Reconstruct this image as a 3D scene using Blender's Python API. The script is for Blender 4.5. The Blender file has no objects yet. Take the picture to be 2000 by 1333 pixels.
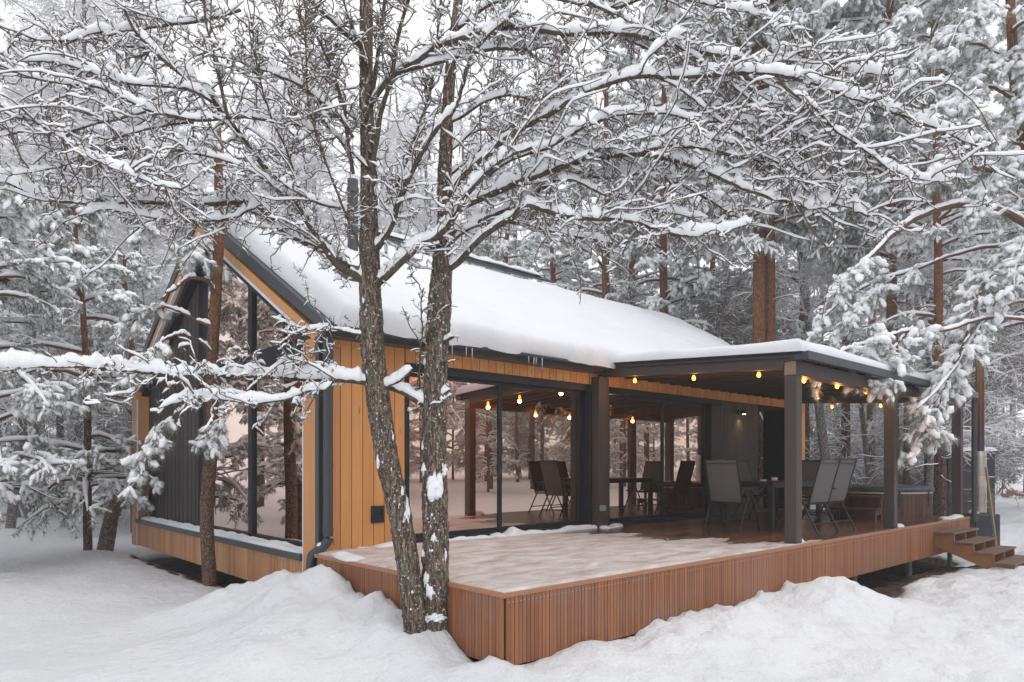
import bpy, math, random
import numpy as np
from math import radians as R

# ------------------------------------------------------------ camera, sky, sun, exposure
SC = bpy.context.scene
COL = SC.collection
YAW, FOC, HOR = 48.0, 1340.0, 911.0          # solved from the photo (2000 px wide)
CS, SN = math.cos(R(YAW)), math.sin(R(YAW))
cam_data = bpy.data.cameras.new('camera')
cam = bpy.data.objects.new('camera', cam_data)
COL.objects.link(cam)
cam.location = (0, 0, 1.0)
cam.rotation_euler = (R(90), 0, R(YAW - 90))
cam_data.sensor_width = 36
cam_data.lens = FOC / 2000 * 36
cam_data.shift_y = (HOR - 666.5) / 2000
cam_data.clip_end = 2000
cam_data.clip_start = 0.05
SC.camera = cam

W = bpy.data.worlds.new('World')
SC.world = W
W.use_nodes = True
nt = W.node_tree
bg = nt.nodes['Background']
sky = nt.nodes.new('ShaderNodeTexSky')
sky.sky_type = 'NISHITA'
sky.sun_disc = False
sky.sun_elevation = R(50)
sky.sun_rotation = R(145)
sky.dust_density = 3.0
hs = nt.nodes.new('ShaderNodeHueSaturation')
hs.inputs['Saturation'].default_value = 0.10
mx = nt.nodes.new('ShaderNodeMix')
mx.data_type = 'RGBA'
mx.inputs['Factor'].default_value = 0.75
mx.inputs['B'].default_value = (8.9, 8.95, 9.2, 1)
nt.links.new(sky.outputs[0], hs.inputs['Color'])
nt.links.new(hs.outputs[0], mx.inputs['A'])
nt.links.new(mx.outputs['Result'], bg.inputs['Color'])
bg.inputs['Strength'].default_value = 0.148

sun_d = bpy.data.lights.new('sun', 'SUN')
sun_d.energy = 0.5
sun_d.angle = R(40)
sun_d.color = (1.0, 0.97, 0.93)
sun = bpy.data.objects.new('sun', sun_d)
COL.objects.link(sun)
sun.rotation_euler = (R(40), 0, R(35))

SC.view_settings.view_transform = 'Standard'
SC.view_settings.look = 'None'
SC.view_settings.exposure = 0.19
SC.view_settings.gamma = 1
SC.render.engine = 'CYCLES'
SC.cycles.use_denoising = True
SC.cycles.max_bounces = 7
SC.cycles.diffuse_bounces = 5
SC.cycles.glossy_bounces = 3
SC.cycles.transparent_max_bounces = 8
SC.cycles.volume_bounces = 1
SC.cycles.sample_clamp_indirect = 6

rng = np.random.default_rng(11)
random.seed(5)

# ------------------------------------------------------------ helpers
def P(px, py, d):
    """world point seen at photo pixel (px, py) when it stands d metres ahead"""
    u = (px - 1000) / FOC * d
    return np.array([u * SN + d * CS, -u * CS + d * SN, 1 + (HOR - py) / FOC * d])


def G(px, d):
    p = P(px, HOR, d)
    return float(p[0]), float(p[1])


def hash2(i, j, s):
    i = i.astype(np.int64); j = j.astype(np.int64)
    h = (i * 374761393 + j * 668265263 + s * 982451653) & 0x7fffffff
    h = ((h ^ (h >> 13)) * 1274126177) & 0x7fffffff
    return ((h ^ (h >> 16)) & 0xffff) / 65535.0


def vn(x, y, s=0):
    """value noise in -1..1"""
    x = np.asarray(x, float); y = np.asarray(y, float)
    i = np.floor(x); j = np.floor(y)
    f = x - i; g = y - j
    f = f * f * (3 - 2 * f); g = g * g * (3 - 2 * g)
    a = hash2(i, j, s); b = hash2(i + 1, j, s); c = hash2(i, j + 1, s); d = hash2(i + 1, j + 1, s)
    return ((a * (1 - f) + b * f) * (1 - g) + (c * (1 - f) + d * f) * g) * 2 - 1


class MB:
    def __init__(s):
        s.v = []; s.q = []; s.t = []; s.qm = []; s.tm = []; s.n = 0

    def add(s, V, Q=None, T=None, mat=0):
        V = np.asarray(V, float).reshape(-1, 3)
        if Q is not None and len(Q):
            Q = np.asarray(Q, np.int64).reshape(-1, 4) + s.n
            s.q.append(Q); s.qm.append(np.full(len(Q), mat))
        if T is not None and len(T):
            T = np.asarray(T, np.int64).reshape(-1, 3) + s.n
            s.t.append(T); s.tm.append(np.full(len(T), mat))
        s.v.append(V); s.n += len(V)

    def box(s, x0, x1, y0, y1, z0, z1, mat=0):
        V = [(x0, y0, z0), (x1, y0, z0), (x1, y1, z0), (x0, y1, z0), (x0, y0, z1), (x1, y0, z1), (x1, y1, z1), (x0, y1, z1)]
        s.add(V, [(0, 3, 2, 1), (4, 5, 6, 7), (0, 1, 5, 4), (1, 2, 6, 5), (2, 3, 7, 6), (3, 0, 4, 7)], mat=mat)

    def bar(s, a, b, w, h, mat=0, up=(0, 0, 1)):
        """box beam from a to b, w across and h along up"""
        a = np.array(a, float); b = np.array(b, float)
        t = b - a; t /= np.linalg.norm(t)
        sd = np.cross(t, up)
        if np.linalg.norm(sd) < 1e-4: sd = np.cross(t, (1, 0, 0))
        sd /= np.linalg.norm(sd); u = np.cross(sd, t)
        V = [p + sd * i * w / 2 + u * j * h / 2 for p in (a, b) for i, j in ((-1, -1), (1, -1), (1, 1), (-1, 1))]
        s.add(V, [(0, 1, 2, 3), (7, 6, 5, 4), (0, 4, 5, 1), (1, 5, 6, 2), (2, 6, 7, 3), (3, 7, 4, 0)], mat=mat)

    def tube(s, pts, r, S=10, mat=0, cap=True):
        pts = np.asarray(pts, float)
        r = np.broadcast_to(np.asarray(r, float), (len(pts),))
        V, Q = tubes(pts[None], r[None], S)
        s.add(V, Q, mat=mat)
        if cap:
            for k, rev in ((0, True), (len(pts) - 1, False)):
                ring = V[k * S:(k + 1) * S]
                c = pts[k]
                T = [(i, (i + 1) % S, S) if not rev else ((i + 1) % S, i, S) for i in range(S)]
                s.add(np.vstack([ring, c]), T=T, mat=mat)

    def build(s, name, mats, parent=None, smooth=False, bevel=0):
        me = bpy.data.meshes.new(name)
        V = np.vstack(s.v)
        q = np.vstack(s.q) if s.q else np.zeros((0, 4), np.int64)
        t = np.vstack(s.t) if s.t else np.zeros((0, 3), np.int64)
        me.vertices.add(len(V)); me.vertices.foreach_set('co', V.astype(np.float32).ravel())
        nl = len(q) * 4 + len(t) * 3
        me.loops.add(nl)
        me.loops.foreach_set('vertex_index', np.concatenate([q.ravel(), t.ravel()]).astype(np.int32))
        me.polygons.add(len(q) + len(t))
        st = np.concatenate([np.arange(len(q)) * 4, len(q) * 4 + np.arange(len(t)) * 3]).astype(np.int32)
        me.polygons.foreach_set('loop_start', st)
        mi = np.concatenate((s.qm or [np.zeros(0)]) + (s.tm or [np.zeros(0)])).astype(np.int32)
        if not isinstance(mats, (list, tuple)): mats = [mats]
        for m in mats: me.materials.append(m)
        me.polygons.foreach_set('material_index', mi)
        me.polygons.foreach_set('use_smooth', np.full(len(mi), bool(smooth)))
        me.update(calc_edges=True)
        o = bpy.data.objects.new(name, me)
        COL.objects.link(o)
        if parent is not None: o.parent = parent
        if bevel:
            b = o.modifiers.new('bevel', 'BEVEL'); b.width = bevel; b.segments = 2; b.limit_method = 'ANGLE'
        return o


def frames(Pt):
    t = np.gradient(Pt, axis=1)
    t /= np.linalg.norm(t, axis=2, keepdims=True) + 1e-9
    m = np.abs(t[:, :, 2]).mean(1) > 0.9
    ref = np.where(m[:, None, None], np.array([1., 0, 0]), np.array([0, 0, 1.]))
    sd = np.cross(t, ref); sd /= np.linalg.norm(sd, axis=2, keepdims=True) + 1e-9
    up = np.cross(sd, t)
    return t, sd, up


def tubes(Pt, Rd, S=4, flat=1.0):
    """K polylines of N points -> one set of verts and quads"""
    K, N, _ = Pt.shape
    t, sd, up = frames(Pt)
    a = np.arange(S) / S * 2 * np.pi
    V = (Pt[:, :, None, :] + Rd[:, :, None, None] * (np.cos(a)[None, None, :, None] * sd[:, :, None, :]
         + flat * np.sin(a)[None, None, :, None] * up[:, :, None, :]))
    base = (np.arange(K)[:, None, None] * N + np.arange(N - 1)[None, :, None]) * S
    i = np.arange(S)[None, None, :]; j = (i + 1) % S
    Q = np.stack([base + i, base + j, base + S + j, base + S + i], -1).reshape(-1, 4)
    return V.reshape(-1, 3), Q


def snow_tubes(Pt, Rb, h, S=6, seed=0, gap=0.25, steep=0.86):
    """lumpy snow lying along branches: Rb branch radius (K,N), h snow radius scale (K,N)"""
    K, N, _ = Pt.shape
    t, sd, up = frames(Pt)
    g = np.random.default_rng(seed)
    nz = g.random((K, N)) * 0.8 + 0.55
    nz = np.where(g.random((K, N)) < gap, nz * 0.25, nz)
    if N > 5: nz[:, 1:-1] = 0.5 * nz[:, 1:-1] + 0.25 * (nz[:, :-2] + nz[:, 2:])
    fl = np.clip((steep - np.abs(t[:, :, 2])) * 2.2, 0.0, 1.0)
    r = h * nz * (0.15 + 0.85 * fl)
    r[:, 0] *= 0.3; r[:, -1] *= 0.25
    c = Pt + np.array([0, 0, 1.0]) * (Rb * 0.6 + r * 0.55)[:, :, None]
    a = np.arange(S) / S * 2 * np.pi
    hz = sd.copy(); hz[:, :, 2] = 0
    hz /= np.linalg.norm(hz, axis=2, keepdims=True) + 1e-9
    w = np.maximum(r * 0.9, np.minimum(Rb * 1.0, r * 1.6))
    ca = np.cos(a)[None, None, :, None]; sa = np.sin(a)[None, None, :, None]
    V = c[:, :, None, :] + w[:, :, None, None] * ca * hz[:, :, None, :] + r[:, :, None, None] * np.where(sa > 0, sa * 1.15, sa * 0.75) * np.array([0, 0, 1.0])
    base = (np.arange(K)[:, None, None] * N + np.arange(N - 1)[None, :, None]) * S
    i = np.arange(S)[None, None, :]; j = (i + 1) % S
    Q = np.stack([base + i, base + j, base + S + j, base + S + i], -1).reshape(-1, 4)
    return V.reshape(-1, 3), Q


def limb_snow(q, rr, amt, seed, whole=False):
    """puffed, broken ridge of snow lying along one limb"""
    L_ = np.r_[0, np.cumsum(np.linalg.norm(np.diff(q, axis=0), axis=1))]
    n = max(8, int(L_[-1] / 0.014)); u = np.linspace(0, L_[-1], n)
    p = np.stack([np.interp(u, L_, q[:, i]) for i in range(3)], -1); r = np.interp(u, L_, rr)
    t, sd, up = (w[0] for w in frames(p[None]))
    z0 = u * 0 + seed * 1.7
    m = 0.85 + 0.33 * vn(u / 0.13, z0, seed) + 0.26 * vn(u / 0.055, z0, seed + 1)
    gap = np.clip((vn(u / 0.16, z0 + 9, seed + 2) + 0.80) / 0.22, 0.0, 1)
    gap = np.minimum(gap, np.clip((vn(u / 0.07, z0 + 5, seed + 4) + 0.8) / 0.2, 0.12, 1))
    if whole: gap = np.maximum(gap, 0.55)
    fl = np.clip((1.0 - np.abs(t[:, 2])) * 2.6, 0.0, 1.0)
    h = amt * m * np.sqrt(gap) * (0.08 + 0.92 * fl)
    e = np.clip(np.minimum(np.arange(n), n - 1 - np.arange(n)) / 4, 0.03, 1)
    h = h * e
    w = np.maximum(h * 0.72, np.minimum(r * 1.05, h * 1.3))
    hz = sd.copy(); hz[:, 2] = 0; hz /= np.linalg.norm(hz, axis=1, keepdims=True) + 1e-9
    c = p + np.array([0, 0, 1.0]) * (r * 0.55 + h * 0.55)[:, None] + hz * (0.25 * w * vn(u / 0.09, z0 + 3, seed + 3))[:, None]
    S = 12; a = np.arange(S) / S * 2 * np.pi
    rough = 1 + 0.15 * vn(u[:, None] / 0.03 + a[None] * 2, a[None] * 1.5 + u[:, None] * 0, seed + 6) + 0.13 * vn(u[:, None] / 0.017 + a[None] * 3, a[None] * 2.5, seed + 8)
    V = c[:, None] + w[:, None, None] * (np.cos(a) * rough)[..., None] * hz[:, None] + (h[:, None] * np.where(np.sin(a) > 0, np.sin(a) * 1.1, np.sin(a) * 0.7) * rough)[..., None] * np.array([0, 0, 1.0])
    i = np.arange(n - 1)[:, None] * S; j = np.arange(S)[None]; j2 = (j + 1) % S
    return V.reshape(-1, 3), np.stack([i + j, i + j2, i + S + j2, i + S + j], -1).reshape(-1, 4)


def norm(v):
    return v / (np.linalg.norm(v, axis=-1, keepdims=True) + 1e-9)


def grow(B, D, L, N, wob, trop=(0, 0, 0), g=rng):
    """random-walk twigs: base B(K,3), direction D(K,3), length L(K)"""
    K = len(B)
    out = np.zeros((K, N, 3)); out[:, 0] = B
    d = norm(D); st = L / (N - 1)
    tr = np.asarray(trop, float)
    for i in range(1, N):
        d = norm(d + g.normal(0, wob, (K, 3)) + tr)
        out[:, i] = out[:, i - 1] + d * st[:, None]
    return out


def sample(Pt, M, lo=0.1, hi=1.0, g=rng):
    """M random points on each of the K polylines: points, tangents, param, index"""
    K, N, _ = Pt.shape
    u = lo + (hi - lo) * g.random((K, M))
    f = u * (N - 1); i = np.minimum(f.astype(int), N - 2); w = (f - i)[..., None]
    k = np.arange(K)[:, None]
    p = Pt[k, i] * (1 - w) + Pt[k, i + 1] * w
    t = norm(Pt[k, i + 1] - Pt[k, i])
    return p.reshape(-1, 3), t.reshape(-1, 3), u.ravel(), np.repeat(np.arange(K), M)


def taper(K, N, r0, r1):
    r0 = np.broadcast_to(np.asarray(r0, float), (K,)); r1 = np.broadcast_to(np.asarray(r1, float), (K,))
    s = np.linspace(0, 1, N)
    return r0[:, None] * (1 - s) + r1[:, None] * s


def spline(pts, step):
    """Catmull-Rom through pts, resampled about every step metres"""
    p = np.asarray(pts, float)
    e = np.vstack([2 * p[0] - p[1], p, 2 * p[-1] - p[-2]])
    out = []
    for i in range(1, len(e) - 2):
        n = max(2, int(np.linalg.norm(e[i + 1] - e[i]) / step))
        u = np.linspace(0, 1, n, endpoint=False)[:, None]
        a, b, c, d = e[i - 1], e[i], e[i + 1], e[i + 2]
        out.append(0.5 * (2 * b + (c - a) * u + (2 * a - 5 * b + 4 * c - d) * u ** 2 + (3 * b - a - 3 * c + d) * u ** 3))
    out.append(e[-2][None])
    return np.vstack(out)


def tag(o, label=None, cat=None, group=None, kind=None):
    if label: o['label'] = label
    if cat: o['category'] = cat
    if group: o['group'] = group
    if kind: o['kind'] = kind
    return o


def empty(name, loc=(0, 0, 0), rz=0, label=None, cat=None, group=None):
    o = bpy.data.objects.new(name, None)
    COL.objects.link(o)
    o.location = loc; o.rotation_euler = (0, 0, rz)
    o.empty_display_size = 0.2
    return tag(o, label, cat, group)


def kids(o):
    return [c for c in bpy.data.objects if c.parent == o]


def copy_tree(o, parent=None):
    c = o.copy(); COL.objects.link(c); c.parent = parent
    for ch in CH[o.name]:
        k = ch.copy(); COL.objects.link(k); k.parent = c
        for g in CH.get(ch.name, ()):
            m = g.copy(); COL.objects.link(m); m.parent = k
    return c


CH = {}


def index_children(*roots):
    for r in roots:
        CH[r.name] = kids(r)
        for c in CH[r.name]: CH[c.name] = kids(c)


# ------------------------------------------------------------ materials
def M(name):
    m = bpy.data.materials.new(name); m.use_nodes = True
    n = m.node_tree
    return m, n.nodes, n.links, n.nodes['Principled BSDF']


def nd(N, t, **kw):
    n = N.new(t)
    for k, v in kw.items():
        if k in n.inputs: n.inputs[k].default_value = v
        else: setattr(n, k, v)
    return n


def ramp(N, stops):
    r = N.new('ShaderNodeValToRGB')
    e = r.color_ramp.elements
    while len(e) < len(stops): e.new(0.5)
    for x, (p, c) in zip(e, stops):
        x.position = p; x.color = (*c, 1) if len(c) == 3 else c
    return r


def plain(name, col, rough=0.6, metal=0.0, var=0.15, scale=8, bump=0.1, bscale=60, spec=0.5):
    m, N, L, b = M(name)
    tc = nd(N, 'ShaderNodeTexCoord')
    no = nd(N, 'ShaderNodeTexNoise', Scale=scale, Detail=5.0)
    L.new(tc.outputs['Object'], no.inputs['Vector'])
    c = np.array(col)
    r = ramp(N, [(0.3, tuple(c * (1 - var))), (0.7, tuple(np.minimum(c * (1 + var), 1)))])
    L.new(no.outputs['Fac'], r.inputs[0]); L.new(r.outputs[0], b.inputs['Base Color'])
    b.inputs['Roughness'].default_value = rough; b.inputs['Metallic'].default_value = metal
    b.inputs['Specular IOR Level'].default_value = spec
    if bump:
        n2 = nd(N, 'ShaderNodeTexNoise', Scale=bscale, Detail=4.0)
        L.new(tc.outputs['Object'], n2.inputs['Vector'])
        bp = nd(N, 'ShaderNodeBump', Strength=bump, Distance=0.01)
        L.new(n2.outputs['Fac'], bp.inputs['Height']); L.new(bp.outputs[0], b.inputs['Normal'])
    return m


def wood(name, c_lo, c_mid, c_hi, axis='Z', rough=0.55, knots=0.0, spread=0.5, grey=None):
    """boards: tone per board (mesh island), grain stretched along axis"""
    m, N, L, b = M(name)
    tc = nd(N, 'ShaderNodeTexCoord'); ge = nd(N, 'ShaderNodeNewGeometry')
    mp = nd(N, 'ShaderNodeMapping')
    sc = {'X': (0.6, 14, 14), 'Y': (14, 0.6, 14), 'Z': (14, 14, 0.6)}[axis]
    mp.inputs['Scale'].default_value = sc
    cm = nd(N, 'ShaderNodeCombineXYZ')
    mu = nd(N, 'ShaderNodeMath', operation='MULTIPLY'); mu.inputs[1].default_value = 37.0
    L.new(ge.outputs['Random Per Island'], mu.inputs[0])
    for i in range(3): L.new(mu.outputs[0], cm.inputs[i])
    va = nd(N, 'ShaderNodeVectorMath', operation='ADD')
    L.new(tc.outputs['Object'], mp.inputs['Vector']); L.new(mp.outputs[0], va.inputs[0]); L.new(cm.outputs[0], va.inputs[1])
    no = nd(N, 'ShaderNodeTexNoise', Scale=2.2, Detail=8.0, Roughness=0.65, Distortion=0.4)
    L.new(va.outputs[0], no.inputs['Vector'])
    mr = nd(N, 'ShaderNodeMath', operation='MULTIPLY_ADD')
    mr.inputs[1].default_value = spread; mr.inputs[2].default_value = 0.5 - spread / 2
    L.new(ge.outputs['Random Per Island'], mr.inputs[0])
    ad = nd(N, 'ShaderNodeMath', operation='ADD'); L.new(mr.outputs[0], ad.inputs[0])
    s2 = nd(N, 'ShaderNodeMath', operation='MULTIPLY_ADD'); s2.inputs[1].default_value = 0.9; s2.inputs[2].default_value = -0.45
    L.new(no.outputs['Fac'], s2.inputs[0]); L.new(s2.outputs[0], ad.inputs[1])
    r = ramp(N, [(0.1, c_lo), (0.5, c_mid), (0.9, c_hi)])
    L.new(ad.outputs[0], r.inputs[0])
    out = r.outputs[0]
    if knots:
        mk = nd(N, 'ShaderNodeMapping'); mk.inputs['Scale'].default_value = {'Z': (9, 9, 2.2), 'X': (2.2, 9, 9), 'Y': (9, 2.2, 9)}[axis]
        vk = nd(N, 'ShaderNodeVectorMath', operation='ADD')
        L.new(tc.outputs['Object'], mk.inputs['Vector']); L.new(mk.outputs[0], vk.inputs[0]); L.new(cm.outputs[0], vk.inputs[1])
        vo = nd(N, 'ShaderNodeTexVoronoi', Scale=0.8); L.new(vk.outputs[0], vo.inputs['Vector'])
        rk = ramp(N, [(0.04, (1, 1, 1)), (0.11, (0, 0, 0))]); L.new(vo.outputs['Distance'], rk.inputs[0])
        mk2 = nd(N, 'ShaderNodeMix', data_type='RGBA')
        km = nd(N, 'ShaderNodeMath', operation='MULTIPLY'); km.inputs[1].default_value = knots
        L.new(rk.outputs[0], km.inputs[0]); L.new(km.outputs[0], mk2.inputs['Factor'])
        L.new(out, mk2.inputs['A']); mk2.inputs['B'].default_value = (*[x * 0.35 for x in c_lo], 1)
        out = mk2.outputs['Result']
    if grey:   # weathering patches
        n3 = nd(N, 'ShaderNodeTexNoise', Scale=1.3, Detail=6.0, Roughness=0.7)
        L.new(tc.outputs['Object'], n3.inputs['Vector'])
        r3 = ramp(N, [(0.5, (0, 0, 0)), (0.72, (0.75, 0.75, 0.75))]); L.new(n3.outputs['Fac'], r3.inputs[0])
        m3 = nd(N, 'ShaderNodeMix', data_type='RGBA'); L.new(r3.outputs[0], m3.inputs['Factor'])
        L.new(out, m3.inputs['A']); m3.inputs['B'].default_value = (*grey, 1); out = m3.outputs['Result']
    L.new(out, b.inputs['Base Color'])
    b.inputs['Roughness'].default_value = rough
    bp = nd(N, 'ShaderNodeBump', Strength=0.25, Distance=0.004)
    L.new(no.outputs['Fac'], bp.inputs['Height']); L.new(bp.outputs[0], b.inputs['Normal'])
    return m


def snow_mat(name, col=(0.74, 0.755, 0.78), bump=0.35, scale=16, dist=0.03):
    m, N, L, b = M(name)
    tc = nd(N, 'ShaderNodeTexCoord')
    n1 = nd(N, 'ShaderNodeTexNoise', Scale=scale, Detail=7.0, Roughness=0.6)
    n2 = nd(N, 'ShaderNodeTexNoise', Scale=1.4, Detail=4.0)
    L.new(tc.outputs['Object'], n1.inputs['Vector']); L.new(tc.outputs['Object'], n2.inputs['Vector'])
    c = np.array(col)
    r = ramp(N, [(0.3, tuple(c * 0.96)), (0.7, tuple(c))])
    L.new(n2.outputs['Fac'], r.inputs[0]); L.new(r.outputs[0], b.inputs['Base Color'])
    b.inputs['Roughness'].default_value = 0.7
    b.inputs['Specular IOR Level'].default_value = 0.25
    bp = nd(N, 'ShaderNodeBump', Strength=bump, Distance=dist)
    L.new(n1.outputs['Fac'], bp.inputs['Height']); L.new(bp.outputs[0], b.inputs['Normal'])
    return m


def bark(name, cols, lichen=None, scale=1.0, stretch=0.3, orange=None, snow=0.0, warp=0.06):
    m, N, L, b = M(name)
    tc = nd(N, 'ShaderNodeTexCoord')
    mp = nd(N, 'ShaderNodeMapping'); mp.inputs['Scale'].default_value = (scale, scale, scale * stretch)
    L.new(tc.outputs['Object'], mp.inputs['Vector'])
    vo = nd(N, 'ShaderNodeTexVoronoi', Scale=34.0); vo.feature = 'DISTANCE_TO_EDGE'
    nw = nd(N, 'ShaderNodeTexNoise', Scale=14.0, Detail=6.0, Roughness=0.7)
    va = nd(N, 'ShaderNodeVectorMath', operation='MULTIPLY_ADD')
    va.inputs[1].default_value = (warp,) * 3
    L.new(mp.outputs[0], nw.inputs['Vector']); L.new(nw.outputs['Color'], va.inputs[0]); L.new(mp.outputs[0], va.inputs[2])
    L.new(va.outputs[0], vo.inputs['Vector'])
    n2 = nd(N, 'ShaderNodeTexNoise', Scale=30.0, Detail=8.0, Roughness=0.75); L.new(mp.outputs[0], n2.inputs['Vector'])
    mm = nd(N, 'ShaderNodeMath', operation='MULTIPLY'); 
    rr = ramp(N, [(0.0, (0.15, 0.15, 0.15)), (0.16, (1, 1, 1))]); L.new(vo.outputs['Distance'], rr.inputs[0])
    L.new(rr.outputs[0], mm.inputs[0]); L.new(n2.outputs['Fac'], mm.inputs[1])
    r = ramp(N, [(0.1, cols[0]), (0.42, cols[1]), (0.68, cols[2])])
    L.new(mm.outputs[0], r.inputs[0]); out = r.outputs[0]
    if orange:   # upper trunk of a Scots pine
        sx = nd(N, 'ShaderNodeSeparateXYZ'); L.new(tc.outputs['Object'], sx.inputs[0])
        ra = nd(N, 'ShaderNodeMapRange'); ra.inputs['From Min'].default_value = orange[1]; ra.inputs['From Max'].default_value = orange[2]
        L.new(sx.outputs['Z'], ra.inputs['Value'])
        mo = nd(N, 'ShaderNodeMix', data_type='RGBA'); L.new(ra.outputs[0], mo.inputs['Factor'])
        L.new(out, mo.inputs['A'])
        ro = ramp(N, [(0.1, tuple(np.array(orange[0]) * 0.45)), (0.5, orange[0])]); L.new(mm.outputs[0], ro.inputs[0])
        L.new(ro.outputs[0], mo.inputs['B']); out = mo.outputs['Result']
    if lichen:
        n3 = nd(N, 'ShaderNodeTexNoise', Scale=7.0, Detail=8.0, Roughness=0.75); L.new(tc.outputs['Object'], n3.inputs['Vector'])
        r3 = ramp(N, [(0.52, (0, 0, 0)), (0.62, (0.9, 0.9, 0.9))]); L.new(n3.outputs['Fac'], r3.inputs[0])
        ml = nd(N, 'ShaderNodeMix', data_type='RGBA'); L.new(r3.outputs[0], ml.inputs['Factor'])
        L.new(out, ml.inputs['A']); ml.inputs['B'].default_value = (*lichen, 1); out = ml.outputs['Result']
    if snow:     # specks of snow caught in the bark
        n4 = nd(N, 'ShaderNodeTexNoise', Scale=42.0, Detail=3.0, Roughness=0.6); L.new(tc.outputs['Object'], n4.inputs['Vector'])
        r4 = ramp(N, [(0.66 - snow, (0, 0, 0)), (0.69 - snow, (1, 1, 1))]); L.new(n4.outputs['Fac'], r4.inputs[0])
        ms = nd(N, 'ShaderNodeMix', data_type='RGBA'); L.new(r4.outputs[0], ms.inputs['Factor'])
        L.new(out, ms.inputs['A']); ms.inputs['B'].default_value = (0.8, 0.81, 0.83, 1); out = ms.outputs['Result']
    L.new(out, b.inputs['Base Color']); b.inputs['Roughness'].default_value = 0.9
    b.inputs['Specular IOR Level'].default_value = 0.2
    bp = nd(N, 'ShaderNodeBump', Strength=0.9, Distance=0.02)
    L.new(mm.outputs[0], bp.inputs['Height']); L.new(bp.outputs[0], b.inputs['Normal'])
    return m


def glass(name, mirror, tint, fac):
    m = bpy.data.materials.new(name); m.use_nodes = True
    N, L = m.node_tree.nodes, m.node_tree.links
    N.clear()
    out = N.new('ShaderNodeOutputMaterial')
    gl = nd(N, 'ShaderNodeBsdfGlossy', Roughness=0.0, Color=(*mirror, 1))
    tr = nd(N, 'ShaderNodeBsdfTransparent', Color=(*tint, 1))
    mi = N.new('ShaderNodeMixShader')
    lw = nd(N, 'ShaderNodeLayerWeight', Blend=0.35)
    mr = nd(N, 'ShaderNodeMapRange'); mr.inputs['To Min'].default_value = fac; mr.inputs['To Max'].default_value = 0.96
    L.new(lw.outputs['Fresnel'], mr.inputs['Value']); L.new(mr.outputs[0], mi.inputs[0])
    L.new(tr.outputs[0], mi.inputs[1]); L.new(gl.outputs[0], mi.inputs[2]); L.new(mi.outputs[0], out.inputs[0])
    return m


def emit(name, col, s):
    m, N, L, b = M(name)
    b.inputs['Base Color'].default_value = (*col, 1)
    b.inputs['Emission Color'].default_value = (*col, 1)
    b.inputs['Emission Strength'].default_value = s
    return m


SNOW = snow_mat('snow', bump=0.3, scale=22, dist=0.02)
SNOWT = snow_mat('tree_snow', col=(0.90, 0.91, 0.925), bump=0.0)
OCHRE = wood('ochre_boards', (0.42, 0.165, 0.047), (0.575, 0.25, 0.079), (0.66, 0.32, 0.115), 'Z', 0.5, knots=0.7, spread=0.35)
OCHREX = wood('ochre_trim', (0.44, 0.195, 0.07), (0.58, 0.28, 0.11), (0.66, 0.345, 0.15), 'Z', 0.5, knots=0.3, spread=0.3)
BASEB = wood('base_boards', (0.31, 0.14, 0.06), (0.45, 0.22, 0.105), (0.56, 0.30, 0.155), 'Z', 0.6, spread=0.5)
DECKS = wood('deck_skirt', (0.165, 0.058, 0.025), (0.265, 0.103, 0.046), (0.35, 0.148, 0.070), 'Z', 0.6, spread=0.45, grey=(0.24, 0.15, 0.115))
DTRIM = wood('deck_edge', (0.24, 0.105, 0.055), (0.36, 0.17, 0.095), (0.44, 0.23, 0.14), 'X', 0.5, spread=0.3)
STAIRW = wood('stair_wood', (0.17, 0.075, 0.03), (0.26, 0.115, 0.045), (0.33, 0.16, 0.07), 'X', 0.55, spread=0.4)
TREADW = wood('tread_wood', (0.10, 0.055, 0.04), (0.16, 0.09, 0.065), (0.22, 0.13, 0.1), 'X', 0.5, spread=0.4)
TUBW = wood('tub_wood', (0.05, 0.022, 0.014), (0.085, 0.038, 0.024), (0.13, 0.06, 0.04), 'Z', 0.55, spread=0.6)
PERG = wood('pergola_paint', (0.044, 0.030, 0.028), (0.060, 0.043, 0.040), (0.078, 0.058, 0.054), 'Z', 0.55, spread=0.4)
RAFT = wood('rafter_paint', (0.022, 0.015, 0.014), (0.033, 0.023, 0.021), (0.046, 0.033, 0.03), 'Y', 0.6, spread=0.4)
ENDG = wood('end_grain', (0.16, 0.12, 0.07), (0.25, 0.19, 0.12), (0.33, 0.26, 0.17), 'X', 0.7, spread=0.3)
DCLAD = wood('dark_cladding', (0.028, 0.023, 0.022), (0.040, 0.034, 0.032), (0.055, 0.047, 0.045), 'Z', 0.6, spread=0.5)
METAL = plain('anthracite_metal', (0.042, 0.048, 0.056), 0.4, 0.0, 0.08, 3, 0.03)
FRAME = plain('frame_paint', (0.016, 0.018, 0.024), 0.45, 0.0, 0.08, 3, 0.02, spec=0.25)
BLACK = plain('black_paint', (0.008, 0.008, 0.009), 0.5, 0.0, 0.2)
TUBE = plain('chair_frame', (0.018, 0.0185, 0.02), 0.42, 0.3, 0.1)
FABRIC = plain('chair_fabric', (0.115, 0.109, 0.105), 0.75, 0.0, 0.08, 300, 0.25, 500)
LEDW = plain('led_profile', (0.72, 0.71, 0.80), 0.4, 0.0, 0.03)
COVER = plain('tub_cover', (0.055, 0.06, 0.07), 0.45, 0.0, 0.15, 3, 0.15, 12)
STEEL = plain('guard_steel', (0.62, 0.57, 0.51), 0.35, 0.75, 0.06)
WHITEP = plain('white_plastic', (0.7, 0.7, 0.7), 0.4, 0.0, 0.03)
SOILW = plain('bare_soil', (0.07, 0.05, 0.04), 0.9)
ROOMW = wood('room_boards', (0.20, 0.10, 0.04), (0.32, 0.16, 0.065), (0.42, 0.23, 0.1), 'Z', 0.6)
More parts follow.
